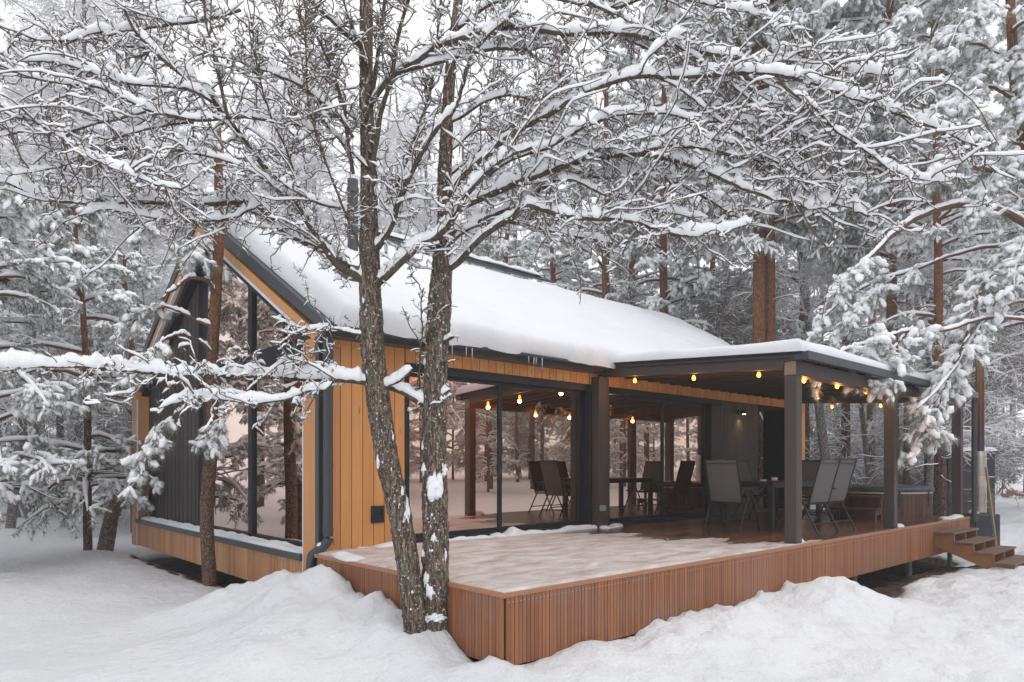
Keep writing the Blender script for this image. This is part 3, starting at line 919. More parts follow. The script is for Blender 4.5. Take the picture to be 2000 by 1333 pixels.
# ------------------------------------------------------------ deck
DX0, DX1, DY0 = 3.58, 15.85, 4.06
deck = empty('deck', (DX0, DY0, -0.6), 0, 'reddish timber deck with a slatted skirt, half dusted with trodden snow', 'deck')
DECKM, N, L, bs = M('deck_boards')
tc = nd(N, 'ShaderNodeTexCoord'); ge = nd(N, 'ShaderNodeNewGeometry')
mp = nd(N, 'ShaderNodeMapping'); mp.inputs['Scale'].default_value = (0.6, 12, 12)
L.new(tc.outputs['Object'], mp.inputs['Vector'])
no = nd(N, 'ShaderNodeTexNoise', Scale=2.0, Detail=8.0, Roughness=0.65); L.new(mp.outputs[0], no.inputs['Vector'])
sm_ = nd(N, 'ShaderNodeMath', operation='MULTIPLY_ADD'); sm_.inputs[1].default_value = 0.4; L.new(ge.outputs['Random Per Island'], sm_.inputs[0]); L.new(no.outputs['Fac'], sm_.inputs[2])
rw = ramp(N, [(0.3, (0.040, 0.018, 0.013)), (0.65, (0.115, 0.052, 0.036)), (0.95, (0.19, 0.092, 0.064))]); L.new(sm_.outputs[0], rw.inputs[0])
# trodden snow: thick out in the open, none under the pergola roof
at = nd(N, 'ShaderNodeAttribute', attribute_name='dust')
mp2 = nd(N, 'ShaderNodeMapping'); mp2.inputs['Scale'].default_value = (0.9, 2.6, 1); mp2.inputs['Rotation'].default_value = (0, 0, 0.0)
L.new(tc.outputs['Object'], mp2.inputs['Vector'])
ns = nd(N, 'ShaderNodeTexNoise', Scale=1.7, Detail=9.0, Roughness=0.68, Distortion=0.6); L.new(mp2.outputs[0], ns.inputs['Vector'])
ad = nd(N, 'ShaderNodeMath', operation='ADD'); L.new(at.outputs['Fac'], ad.inputs[0]); L.new(ns.outputs['Fac'], ad.inputs[1])
nf = nd(N, 'ShaderNodeTexNoise', Scale=26.0, Detail=5.0, Roughness=0.75); L.new(tc.outputs['Object'], nf.inputs['Vector'])
a2 = nd(N, 'ShaderNodeMath', operation='MULTIPLY_ADD'); a2.inputs[1].default_value = 0.28; L.new(nf.outputs['Fac'], a2.inputs[0]); L.new(ad.outputs[0], a2.inputs[2])
rs = ramp(N, [(0.50, (0, 0, 0)), (0.66, (0.42, 0.42, 0.42)), (0.88, (0.80, 0.80, 0.80)), (1.0, (1, 1, 1))])
mr_ = nd(N, 'ShaderNodeMapRange'); mr_.inputs['From Min'].default_value = 0.0; mr_.inputs['From Max'].default_value = 1.7
L.new(a2.outputs[0], mr_.inputs['Value']); L.new(mr_.outputs[0], rs.inputs[0])
mxd = nd(N, 'ShaderNodeMix', data_type='RGBA'); L.new(rs.outputs[0], mxd.inputs['Factor']); L.new(rw.outputs[0], mxd.inputs['A']); mxd.inputs['B'].default_value = (0.74, 0.73, 0.74, 1)
L.new(mxd.outputs['Result'], bs.inputs['Base Color'])
rr = nd(N, 'ShaderNodeMapRange'); rr.inputs['To Min'].default_value = 0.2; rr.inputs['To Max'].default_value = 0.6
L.new(rs.outputs[0], rr.inputs['Value']); L.new(rr.outputs[0], bs.inputs['Roughness'])
bp = nd(N, 'ShaderNodeBump', Strength=0.4, Distance=0.012); L.new(a2.outputs[0], bp.inputs['Height']); L.new(bp.outputs[0], bs.inputs['Normal'])
b = MB(); n = 24; w = (Y0 + 0.06 - DY0) / n
xs = np.linspace(DX0, DX1, 124)
for k in range(n):
    y0, y1 = DY0 + k * w + 0.0016, DY0 + (k + 1) * w - 0.0016
    V = np.array([[(x, y0, -0.028), (x, y0, 0), (x, y1, 0), (x, y1, -0.028)] for x in xs]).reshape(-1, 3)
    i = np.arange(len(xs) - 1)[:, None] * 4
    Q = np.concatenate([np.stack([i + j, i + (j + 1) % 4, i + 4 + (j + 1) % 4, i + 4 + j], -1).reshape(-1, 4) for j in range(4)])[:, ::-1]
    b.add(V, Q)
dk = b.build('deck_boards', DECKM)
V = np.vstack(b.v)
xx, yy = V[:, 0], V[:, 1]
dust = np.clip((9.3 - (yy - 4.06) * 0.35 - xx + 0.5 * vn(xx / 0.7, yy / 0.5, 71)) / 1.6, 0, 1) * 0.66 - np.clip((xx - 5.3) / 3, 0, 1) * 0.10
dust += 0.22 * np.exp(-((yy - DY0) / 0.16) ** 2) * np.clip((11 - xx) / 2, 0.15, 1)
dust += 0.25 * np.exp(-((yy - Y0 + 0.25) / 0.22) ** 2) * (xx < 8.6)
a = dk.data.attributes.new('dust', 'FLOAT', 'POINT'); a.data.foreach_set('value', dust.astype(np.float32))
to(dk, deck)
b = MB()
b.box(DX0 - 0.012, DX1 + 0.01, DY0 - 0.03, DY0 - 0.003, -0.036, 0.003)
b.box(DX0 - 0.036, DX0 - 0.003, DY0 - 0.03, Y0 - 0.15, -0.036, 0.0025)
to(b.build('edge_trim', DTRIM, bevel=0.003), deck)
b = MB()
w = 0.0435
for k in range(int((DX1 - DX0) / w)):
    x = DX0 + k * w; j = random.uniform(-0.0015, 0.0015)
    b.box(x, x + w - 0.0045, DY0 - 0.024 + j, DY0 - 0.004, -0.585 + random.uniform(-.003, .003), -0.038)
for k in range(int((Y0 - 0.2 - DY0) / w)):
    y = DY0 + k * w; j = random.uniform(-0.0015, 0.0015)
    b.box(DX0 - 0.026 + j, DX0 - 0.006, y, y + w - 0.0045, -0.585, -0.038)
to(b.build('skirt', DECKS, bevel=0.003), deck)
b = MB()
b.box(DX0 + 0.02, DX1 - 0.05, DY0 + 0.004, DY0 + 0.05, -0.57, -0.04); b.box(DX0 + 0.002, DX0 + 0.04, DY0 + 0.06, Y0 - 0.2, -0.57, -0.04)
b.box(DX1 - 0.05, DX1 - 0.01, DY0 + 0.06, Y0, -0.3, -0.04)
for yy_ in (5.0, 6.0, 7.0): b.box(DX0 + 0.05, DX1 - 0.06, yy_, yy_ + 0.05, -0.2, -0.032)
to(b.build('deck_frame', BLACK), deck)
b = MB()   # screw heads along the skirt
for k in range(0, int((DX1 - DX0) / w)):
    x = DX0 + k * w + w * .43
    b.tube([(x, DY0 - 0.0275, -0.075), (x, DY0 - 0.024, -0.075)], 0.0035, 6)
to(b.build('screw_heads', STEEL), deck)
for (px, py) in ((1668, 1150), (1776, 1115), (1855, 1090)):
    d = 4.25 / (SN - (px - 1000) / FOC * CS); g = G(px, d)
    b = MB(); b.tube([(g[0], g[1], -1.0), (g[0], g[1], -0.3)], 0.045, 10)
    to(b.build('ground_post', plain('galvanised', (0.18, 0.18, 0.18), 0.5, 0.4) if px == 1668 else bpy.data.materials['galvanised']), deck)
# film of trodden snow and slush frozen onto the open boards
xs = np.arange(DX0 - 0.005, 11.6, 0.03); ys = np.arange(DY0 - 0.02, Y0 - 0.01, 0.024)
Xf, Yf = np.meshgrid(xs, ys, indexing='ij')
cov = np.clip((9.5 - (Yf - 4.06) * 0.42 - Xf + 0.6 * vn(Xf / 0.9, Yf / 0.4, 71)) / 1.5, 0, 1) - np.clip((Xf - 5.8) / 3, 0, 1) * 0.12
cov += 0.35 * np.exp(-((Yf - DY0) / 0.14) ** 2) * np.clip((11.4 - Xf) / 2, 0, 1)
nzf = 0.55 * vn(Xf / 0.55, Yf / 0.16, 72) + 0.35 * vn(Xf / 0.22, Yf / 0.09, 73) + 0.25 * vn(Xf / 0.09, Yf / 0.05, 74)
hf = (cov - 0.53) * 0.022 + nzf * 0.0095
edge = np.minimum.reduce([Xf - DX0, Yf - DY0 + 0.018, Y0 - 0.01 - Yf]) / 0.05
hf = np.where(edge < 1, hf * np.clip(edge, 0, 1) - 0.004 * (1 - np.clip(edge, 0, 1)), hf)
b = MB(); A, B = Xf.shape
i = np.arange(A - 1)[:, None] * B + np.arange(B - 1)[None]
Qf = np.stack([i, i + B, i + B + 1, i + 1], -1).reshape(-1, 4)
b.add(np.stack([Xf, Yf, np.maximum(hf, -0.012) + 0.001], -1).reshape(-1, 3), Qf[(hf.ravel()[Qf] > -0.003).any(1)])
SLUSH, N, L, bs = M('trodden_snow')
tc = nd(N, 'ShaderNodeTexCoord'); mp = nd(N, 'ShaderNodeMapping'); mp.inputs['Scale'].default_value = (1.0, 2.4, 1)
L.new(tc.outputs['Object'], mp.inputs['Vector'])
n1 = nd(N, 'ShaderNodeTexNoise', Scale=2.2, Detail=9.0, Roughness=0.7, Distortion=0.5); L.new(mp.outputs[0], n1.inputs['Vector'])
r = ramp(N, [(0.30, (0.33, 0.235, 0.205)), (0.46, (0.52, 0.445, 0.425)), (0.64, (0.70, 0.665, 0.66))]); L.new(n1.outputs['Fac'], r.inputs[0]); L.new(r.outputs[0], bs.inputs['Base Color'])
bs.inputs['Roughness'].default_value = 0.45
n2 = nd(N, 'ShaderNodeTexNoise', Scale=30.0, Detail=6.0, Roughness=0.7); L.new(tc.outputs['Object'], n2.inputs['Vector'])
bp = nd(N, 'ShaderNodeBump', Strength=0.5, Distance=0.01); L.new(n2.outputs['Fac'], bp.inputs['Height']); L.new(bp.outputs[0], bs.inputs['Normal'])
to(b.build('trodden_snow', SLUSH, smooth=True), deck)
# ridges of snow left against the wall and the door
for k, (path, w_, h_) in enumerate(([[(4.1, Y0 - 0.07, 0), (4.9, Y0 - 0.08, 0)], 0.16, 0.035], [[(5.3, Y0 - 0.09, 0), (6.3, Y0 - 0.10, 0)], 0.18, 0.03],
                         [[(6.2, Y0 - 0.10, 0), (7.0, Y0 - 0.09, 0)], 0.24, 0.075], [[(6.9, Y0 - 0.08, 0), (8.5, Y0 - 0.10, 0)], 0.15, 0.045], [[(8.4, Y0 - 0.25, 0), (9.1, Y0 - 0.12, 0)], 0.16, 0.035],
                         [[(8.76, 4.28, 0), (8.95, 4.15, 0)], 0.22, 0.07], [[(12.12, 4.2, 0), (12.45, 4.12, 0)], 0.15, 0.04], [[(14.6, 4.15, 0), (15.7, 4.15, 0)], 0.2, 0.05],
                         [[(3.62, 6.4, 0), (3.72, 7.2, 0)], 0.2, 0.04])):
    b = MB(); V, Q = snow_strip([np.array(p) for p in path], w_, h_, 81 + k * 3, 0.03, var=0.6); b.add(V, Q)
    to(b.build('snow_ridge', SNOW, smooth=True), deck)

# ------------------------------------------------------------ pergola
perg = empty('pergola', (8.63, 4.1, 0), 0, 'dark brown timber pergola with a snowy lean-to roof over the dining end of the deck', 'pergola')


def pz(y): return 2.43 + (y - 4.1) * 0.0635        # top of the sloping side beams


PW = 0.16
for (x, y) in ((8.60, 4.10), (12.05, 4.12), (15.58, 4.12)):
    b = MB(); b.box(x, x + PW, y, y + PW, 0.0, 2.175)
    to(b.build('post', PERG, bevel=0.006), perg)
b = MB(); b.box(8.44, 8.69, 7.28, 7.44, 0.0, 2.44)
to(b.build('post', PERG, bevel=0.006), perg)
b = MB(); b.box(8.602, 15.80, 4.10, 4.10 + PW, 2.178, 2.355)
to(b.build('front_beam', PERG, bevel=0.004), perg)
b = MB(); b.box(8.594, 8.6015, 4.105, 4.255, 2.182, 2.352)
to(b.build('beam_end', ENDG), perg)
for x in (8.60, 15.62):
    b = MB(); b.bar((x + .02, 4.262, pz(4.262) - 0.09), (x + .02, 7.42, pz(7.42) - 0.09), 0.06, 0.18)
    b.bar((x + 0.02, 4.02, pz(4.02) - 0.037), (x + 0.02, 4.262, pz(4.262) - 0.037), 0.06, 0.074)
    to(b.build('side_beam', PERG), perg)
for k in range(1, 21):
    x = 8.62 + k * 0.335
    b = MB(); b.bar((x, 4.27, pz(4.27) - 0.075), (x, 7.42, pz(7.42) - 0.075), 0.05, 0.15)
    to(b.build('rafter', RAFT), perg)
b = MB(); b.bar((12.2, 3.99, pz(3.99) + 0.014), (12.2, 7.44, pz(7.44) + 0.014), 7.40, 0.026)
prf = to(b.build('roof_sheet', FRAME), perg)
s = snow_slab((8.47, 3.97, pz(3.97) + 0.03), (7.46, 0, 0), (0, 3.42, 3.42 * .0635), np.array([0, -0.0634, 0.998]), 0.165, 0.15, 91, (80, 40), 0.16, 0.0, 0.02)
to(s.build('roof_snow', SNOW, smooth=True), prf)
b = MB()
b.box(8.52, 15.92, 3.905, 3.93, 2.345, 2.455); b.box(8.52, 15.92, 3.93, 3.99, 2.345, 2.36); b.box(8.52, 8.53, 3.93, 4.09, 2.36, 2.45)
b.bar((8.548, 4.0, pz(4.0) - 0.012), (8.548, 7.42, pz(7.42) - 0.012), 0.012, 0.05)
to(b.build('gutter', METAL, bevel=0.004), perg)
b = MB(); b.tube([(15.93, 3.98, 2.36), (15.93, 3.98, -0.1)], 0.05, 14)
to(b.build('downpipe', METAL, smooth=True), perg)

# string of bulbs: every bulb hangs on the same cable
strl = empty('string_lights', (8.7, 4.2, 2.2), 0, 'string of warm glowing bulbs hung along the pergola beams', 'string lights')
cab = [np.array((8.70, 7.40, 2.46))]
bulbs = []


def on_plane(px, axis, val):
    s = (px - 1000) / FOC
    d = val / (s * SN + CS) if axis == 'x' else val / (SN - s * CS)
    return d


for px, py in ((1240, 744), (1355, 739), (1482, 733)):
    d = on_plane(px, 'x', 8.73); bulbs.append(P(px, py, d))
for px, py in ((1570, 744), (1635, 755), (1691, 766), (1785, 782)):
    d = on_plane(px, 'y', 4.36); bulbs.append(P(px, py, d))
for px, py in ((1720, 793), (1625, 795)):
    d = on_plane(px, 'x', 15.45); bulbs.append(P(px, py, d))
BL = bpy.data.lights.new('bulb_light', 'POINT'); BL.energy = 4.0; BL.color = (1, 0.45, 0.13); BL.shadow_soft_size = 0.035
for k, p in enumerate(bulbs):
    top = p + np.array([0, 0, 0.105])
    if k: m_ = (cab[-1] + top) / 2 - np.array([0, 0, 0.02]); cab.append(m_)
    cab.append(top)
    h = MB(); h.tube([top, p + np.array([0, 0, 0.04])], 0.013, 8)
    so = to(h.build('socket', BLACK), strl)
    g = MB()
    zs = np.array([0.042, 0.03, 0.012, -0.006, -0.022, -0.030, -0.033]); rs_ = np.array([0.012, 0.018, 0.026, 0.029, 0.021, 0.010, 0.001])
    g.tube(np.array([p + np.array([0, 0, z]) for z in zs]), rs_, 12)
    to(g.build('bulb', BULB, smooth=True), so)
    bl_ = bpy.data.objects.new('bulb_light', BL); COL.objects.link(bl_); bl_.location = tuple(p - np.array([0, 0, 0.075]))
b = MB(); b.tube(np.array(cab), 0.006, 6); to(b.build('cable', BLACK), strl)
# tie the far run under the end beam
# wall lamp, security camera, socket
wl = P(1443, 806, on_plane(1443, 'y', Y0 + 0.05))
lamp = empty('wall_lamp', tuple(wl), 0, 'small black wall lamp shining down on the dark cladding by the chairs', 'lamp')
b = MB(); b.box(wl[0] - 0.045, wl[0] + 0.045, Y0 + 0.012, Y0 + 0.046, wl[2] - 0.05, wl[2] + 0.05); to(b.build('back_plate', BLACK, bevel=.004), lamp)
b = MB(); b.tube([(wl[0], Y0 + 0.013, wl[2]), (wl[0], Y0 - 0.05, wl[2])], 0.012, 8); b.tube([(wl[0], Y0 - 0.07, wl[2] + 0.05), (wl[0], Y0 - 0.07, wl[2] - 0.04)], 0.045, 16)
to(b.build('lamp_shade', BLACK), lamp)
b = MB(); b.tube([(wl[0], Y0 - 0.07, wl[2] - 0.0405), (wl[0], Y0 - 0.07, wl[2] - 0.044)], 0.036, 14); to(b.build('lens', LAMPW), lamp)
sp = bpy.data.lights.new('lamp_beam', 'SPOT'); sp.energy = 9; sp.color = (1, 0.62, 0.28); sp.spot_size = R(80); sp.spot_blend = 0.6; sp.shadow_soft_size = 0.02
so = bpy.data.objects.new('lamp_beam', sp); COL.objects.link(so); so.location = (wl[0], Y0 - 0.06, wl[2] - 0.06); so.rotation_euler = (R(14), 0, 0)
cp = P(1173, 741, on_plane(1173, 'y', Y0 - 0.05))
sec = empty('security_camera', tuple(cp), 0, 'small white security camera on the ochre band where the pergola meets the cabin', 'camera')
b = MB(); b.box(cp[0] - 0.035, cp[0] + 0.03, Y0 - 0.105, Y0 - 0.03, cp[2] - 0.042, cp[2] + 0.042); to(b.build('body', WHITEP, bevel=0.01), sec)
b = MB(); b.tube([(cp[0], Y0 - 0.03, cp[2]), (cp[0], Y0 - 0.002, cp[2])], 0.014, 8); b.tube([(cp[0], Y0 - 0.01, cp[2]), (cp[0], Y0 - 0.002, cp[2])], 0.03, 12); to(b.build('mount', BLACK), sec)
b = MB(); b.tube([(cp[0] - 0.004, Y0 - 0.106, cp[2]), (cp[0] - 0.004, Y0 - 0.109, cp[2])], 0.018, 12); to(b.build('lens', BLACK), sec)
b = MB(); b.tube(spline([(cp[0] + .03, Y0 - .06, cp[2]), (cp[0] + .12, Y0 - .05, cp[2] + .01), (cp[0] + .17, Y0 - .03, cp[2] - .08), (cp[0] + .20, Y0 - .03, cp[2] - .01), (cp[0] + .24, Y0 - .01, cp[2] + .03)], .02), 0.005, 6); to(b.build('cable', BLACK), sec)
op = P(1175, 993, on_plane(1175, 'y', 7.27))
so_ = empty('outlet_box', tuple(op), 0, 'grey weatherproof socket box low on the dark post between the sliding doors', 'socket')
b = MB(); b.box(op[0] - 0.045, op[0] + 0.045, 7.22, 7.279, op[2] - 0.045, op[2] + 0.045); to(b.build('case', plain('grey_plastic', (0.30, 0.31, 0.32), 0.45), bevel=0.008), so_)
b = MB(); b.box(op[0] - 0.04, op[0] + 0.04, 7.205, 7.22, op[2] - 0.035, op[2] + 0.04); to(b.build('lid', bpy.data.materials['grey_plastic'], bevel=0.006), so_)
# ------------------------------------------------------------ dining set
def make_chair():
    t = empty('folding_chair')
    def part(b, n, m, **k):
        o = b.build(n, m, **k); o.parent = t; return o
    hw = 0.265
    bp_ = [(-0.19, 0.42), (-0.235, 0.56), (-0.30, 0.80), (-0.36, 1.00), (-0.385, 1.10)]
    b = MB()
    for s in (-1, 1): b.tube(spline([(x, s * hw, z) for x, z in bp_], 0.05), 0.014, 10)
    b.tube([(bp_[-1][0], -hw, bp_[-1][1]), (bp_[-1][0], hw, bp_[-1][1])], 0.014, 10)
    b.tube([(-0.19, -hw, 0.43), (-0.19, hw, 0.43)], 0.011, 8)
    part(b, 'back_frame', TUBE, smooth=True)
    b = MB()
    sp_ = spline([(x, 0, z) for x, z in bp_], 0.03)[1:]
    ys = np.linspace(-hw + 0.008, hw - 0.008, 9)
    for dx in (0.0, 0.006):
        V = np.array([[(p[0] + dx - 0.025 * (1 - (y / hw) ** 2) * 0.6, y, p[2]) for y in ys] for p in sp_]).reshape(-1, 3)
        i = np.arange(len(sp_) - 1)[:, None] * 9 + np.arange(8)[None]
        b.add(V, np.stack([i, i + 1, i + 10, i + 9], -1).reshape(-1, 4))
    bk = part(b, 'backrest', FABRIC, smooth=True)
    b = MB()
    b.tube(np.array([(-0.392 + 0.0, y, 1.045) for y in ys]), 0.006, 6)
    o = b.build('seam', TUBE); o.parent = bk
    b = MB()
    for s in (-1, 1): b.tube(spline([(-0.19, s * hw, 0.42), (0.02, s * hw, 0.435), (0.24, s * hw, 0.465), (0.275, s * hw, 0.45)], 0.05), 0.013, 10)
    b.tube([(0.27, -hw, 0.452), (0.27, hw, 0.452)], 0.013, 10)
    part(b, 'seat_frame', TUBE, smooth=True)
    b = MB()
    xs_ = np.linspace(-0.18, 0.265, 12)
    for dz in (0, -0.006):
        V = np.array([[(x, y, 0.432 + 0.03 * max(0, x) / .26 - 0.022 * (1 - (y / hw) ** 2) * (1 - ((x - .04) / .24) ** 2) + dz) for y in ys] for x in xs_]).reshape(-1, 3)
        i = np.arange(11)[:, None] * 9 + np.arange(8)[None]
        b.add(V, np.stack([i, i + 1, i + 10, i + 9], -1).reshape(-1, 4))
    part(b, 'seat', FABRIC, smooth=True)
    for s in (-1, 1):
        y = s * (hw + 0.03)
        b = MB(); b.tube([(-0.02, y, 0.63), (-0.36, y, 0.0)], 0.014, 8); part(b, 'leg', TUBE, smooth=True)
        b = MB(); b.tube([(-0.0, y, 0.63), (0.34, y, 0.0)], 0.014, 8); part(b, 'leg', TUBE, smooth=True)
        b = MB(); b.bar((-0.30, y + s * .006, 0.655), (0.22, y + s * .006, 0.665), 0.05, 0.026); part(b, 'armrest', TUBE, bevel=0.008)
    b = MB()
    for x in (-0.285, 0.265): b.tube([(x, -hw - 0.03, 0.14), (x, hw + 0.03, 0.14)], 0.010, 8)
    part(b, 'stretcher', TUBE, smooth=True)
    return t


GRPC = 'folding chairs round the outdoor dining table'
chair = make_chair()
index_children(chair)
for k, (x, y, a, lab) in enumerate((
        (9.86, 5.74, 4, 'grey folding chair at the near table end, its whole back showing left of the post'),
        (10.44, 4.82, 84, 'grey folding chair just right of the front post, on the open side'),
        (11.06, 4.82, 87, 'grey mesh folding chair nearest the hot tub on the open side of the table'),
        (12.40, 5.70, 183, 'darker folding chair at the far table end, half behind its neighbours'),
        (12.3, 6.62, -92, 'grey folding chair on the house side, showing beside the near end chair'))):
    o = chair if k == 0 else copy_tree(chair)
    o.location = (x, y, 0.001); o.rotation_euler.z = R(a)
    tag(o, lab, 'chair', GRPC)
tbl = empty('dining_table', (11.2, 5.74, 0), 0, 'dark grey rectangular dining table under the pergola with chairs all round', 'table')
b = MB()
for k in range(7): b.box(-0.90, 0.90, -0.45 + k * .1288, -0.45 + k * .1288 + 0.124, 0.725, 0.75)
o = b.build('tabletop', TUBE, bevel=0.003); o.parent = tbl
b = MB()
for s in (-1, 1): b.bar((-0.84, s * 0.40, 0.69), (0.84, s * 0.40, 0.69), 0.03, 0.066); b.bar((s * 0.855, -0.385, 0.69), (s * 0.855, 0.385, 0.69), 0.03, 0.066)
o = b.build('apron', TUBE); o.parent = tbl
for sx in (-1, 1):
    for sy in (-1, 1):
        b = MB(); b.box(sx * .85 - .04, sx * .85 + .04, sy * .40 - .04, sy * .40 + .04, 0.001, 0.7235); o = b.build('leg', TUBE, bevel=0.004); o.parent = tbl
dish = empty('ashtray', (10.62, 5.62, 0.751), 0, 'small white dish on the near end of the table', 'dish')
b = MB(); b.tube([(0, 0, 0), (0, 0, 0.004), (0, 0, 0.03)], (0.035, 0.045, 0.06), 20, cap=False); b.tube([(0, 0, 0.0), (0, 0, 0.006)], 0.04, 20)
o = b.build('bowl', WHITEP); o.parent = dish
dish2 = empty('candle_holder', (11.45, 5.85, 0.751), 0, 'pale low candle holder in the middle of the table', 'candle holder')
b = MB(); b.tube([(0, 0, 0), (0, 0, 0.05), (0, 0, 0.055), (0, 0, 0.02)], (0.05, 0.055, 0.045, 0.04), 20); o = b.build('cup', WHITEP, smooth=True); o.parent = dish2

# ------------------------------------------------------------ hot tub
TX, TY, TR = 14.88, 5.36, 0.93
tub = empty('hot_tub', (TX, TY, 0), 0, 'round timber hot tub with a grey padded lid at the far end of the deck', 'hot tub')
b = MB(); n = 64
for k in range(n):
    a0, a1 = (k + .03) / n * 2 * math.pi, (k + .97) / n * 2 * math.pi
    V = [(r * math.cos(a), r * math.sin(a), z) for z in (0.0, 0.47) for (r, a) in ((TR - .05, a0), (TR - .02, a0), (TR - .02, a1), (TR - .05, a1))]
    b.add(V, [(0, 3, 2, 1), (4, 5, 6, 7), (0, 1, 5, 4), (1, 2, 6, 5), (2, 3, 7, 6), (3, 0, 4, 7)])
o = b.build('staves', TUBW); o.parent = tub
b = MB(); b.tube([(0, 0, 0.472), (0, 0, 0.475), (0, 0, 0.50)], (TR - .03, TR - 0.01, TR - 0.005), 64); o = b.build('rim', WHITEP); o.parent = tub
b = MB(); b.tube([(0, 0, 0.502), (0, 0, 0.505), (0, 0, 0.575), (0, 0, 0.60), (0, 0, 0.625), (0, 0, 0.635)], (TR + 0.0, TR + .02, TR + .02, TR - .01, TR * .55, 0.05), 64, cap=True)
lid = b.build('lid', COVER, smooth=True); lid.parent = tub
for a in (-100, -60, -140):
    b = MB(); c_, s_ = math.cos(R(a)), math.sin(R(a)); r = TR + .025
    b.bar((r * c_, r * s_, 0.55), (r * c_, r * s_, 0.22), 0.035, 0.008, up=(c_, s_, 0)); b.bar((r * c_, r * s_, 0.40), (r * c_, r * s_, 0.33), 0.06, 0.02, up=(c_, s_, 0))
    o = b.build('strap', BLACK); o.parent = lid
sx, sy = 13.55, 5.25
st = empty('tub_steps', (sx, sy, 0), 0, 'low dark wooden step stool standing beside the hot tub', 'steps')
b = MB(); b.box(-0.02, 0.30, -0.42, 0.42, 0.40, 0.44); b.box(-0.30, -0.02, -0.42, 0.42, 0.19, 0.225); o = b.build('tread', TUBW, bevel=.004); o.parent = st
for y in (-0.40, 0.36):
    b = MB(); b.box(0.22, 0.28, y, y + .04, 0, 0.399); b.box(-0.02, 0.04, y, y + .04, 0, 0.399); b.box(-0.29, -0.23, y, y + .04, 0, 0.189); b.box(-0.23, -0.02, y + .003, y + .037, 0.11, 0.189)
    o = b.build('side_frame', TUBW); o.parent = st

# ------------------------------------------------------------ stairs down from the deck
SX0, SX1 = 13.72, 15.1
stair = empty('deck_stairs', (SX0, 3.0, -0.7), 0, 'short flight of four reddish wooden steps down from the right end of the deck', 'stairs')
b = MB(); tr = []
ny_, rise, run = 4, 0.15, 0.29
for k in range(ny_):
    z = -0.16 - k * rise; y1 = DY0 - 0.05 - k * run
    t_ = MB()
    for q in range(2): t_.box(SX0 - 0.06, SX1 + 0.06, y1 - 0.30 + q * 0.155, y1 - 0.30 + q * 0.155 + 0.149, z - 0.032, z)
    to(t_.build('tread', TREADW, bevel=.004), stair)
for x in (SX0, (SX0 + SX1) / 2 - .02, SX1 - 0.04):
    pts = [(DY0 - 0.03, -0.195)]
    for k in range(ny_):
        z = -0.16 - k * rise - .034; y1 = DY0 - 0.05 - k * run
        pts += [(y1 + (0.0 if k else 0.015), z), (y1 - 0.28, z)]
    pts += [(DY0 - 0.05 - ny_ * run + .01, -0.80), (DY0 - 0.05 - ny_ * run + .25, -0.80), (DY0 - 0.03, -0.42)]
    bm_pts = pts
    me_ = bpy.data.meshes.new('stringer')
    V = [(x, y, z) for y, z in pts] + [(x + .04, y, z) for y, z in pts]; n = len(pts)
    me_.from_pydata(V, [], [tuple(range(n)), tuple(range(2 * n - 1, n - 1, -1))] + [(i, n + i, n + (i + 1) % n, (i + 1) % n) for i in range(n)])
    me_.materials.append(STAIRW); o = bpy.data.objects.new('stringer', me_); COL.objects.link(o); to(o, stair)

# ------------------------------------------------------------ tub stove with its flue
fx, fy = G(1914, 14.6)
stove = empty('tub_stove', (fx, fy, -0.7), 0, 'outdoor tub stove with a tall heat tinted flue in a perforated steel guard', 'stove')
b = MB(); b.box(-0.26, 0.26, -0.26, 0.26, 0.0, 0.70); o = b.build('firebox', METAL, bevel=0.03); o.parent = stove; o.rotation_euler.z = R(-42)
FLUE, N, L, bs = M('tempered_flue')
tc = nd(N, 'ShaderNodeTexCoord'); sx_ = nd(N, 'ShaderNodeSeparateXYZ'); L.new(tc.outputs['Object'], sx_.inputs[0])
no = nd(N, 'ShaderNodeTexNoise', Scale=3.0); L.new(tc.outputs['Object'], no.inputs['Vector'])
ma = nd(N, 'ShaderNodeMath', operation='MULTIPLY_ADD'); ma.inputs[1].default_value = 0.5; L.new(no.outputs['Fac'], ma.inputs[0]); L.new(sx_.outputs['Z'], ma.inputs[2])
mp = nd(N, 'ShaderNodeMapRange'); mp.inputs['From Min'].default_value = 1.9; mp.inputs['From Max'].default_value = 4.2; L.new(ma.outputs[0], mp.inputs['Value'])
r = ramp(N, [(0.0, (0.05, 0.04, 0.11)), (0.25, (0.085, 0.055, 0.10)), (0.45, (0.12, 0.06, 0.05)), (0.75, (0.16, 0.08, 0.05)), (1.0, (0.22, 0.13, 0.085))])
L.new(mp.outputs[0], r.inputs[0]); L.new(r.outputs[0], bs.inputs['Base Color']); bs.inputs['Metallic'].default_value = 0.6; bs.inputs['Roughness'].default_value = 0.32
b = MB(); b.tube([(0, 0, 0.69), (0, 0, 4.15)], 0.082, 20); o = b.build('flue', FLUE, smooth=True); o.parent = stove
b = MB(); b.tube([(0, 0, 2.9), (0, 0, 2.94)], 0.088, 20); o = b.build('flue_joint', FLUE); o.parent = stove
b = MB()     # perforated guard: a drilled sheet, rolled
rg, nc, H0, H1 = 0.118, 40, 0.72, 2.02
rows = np.linspace(H0, H1, 53)
def gp(k, z, rr=rg): a = k / nc * 2 * math.pi; return (rr * math.cos(a), rr * math.sin(a), z)
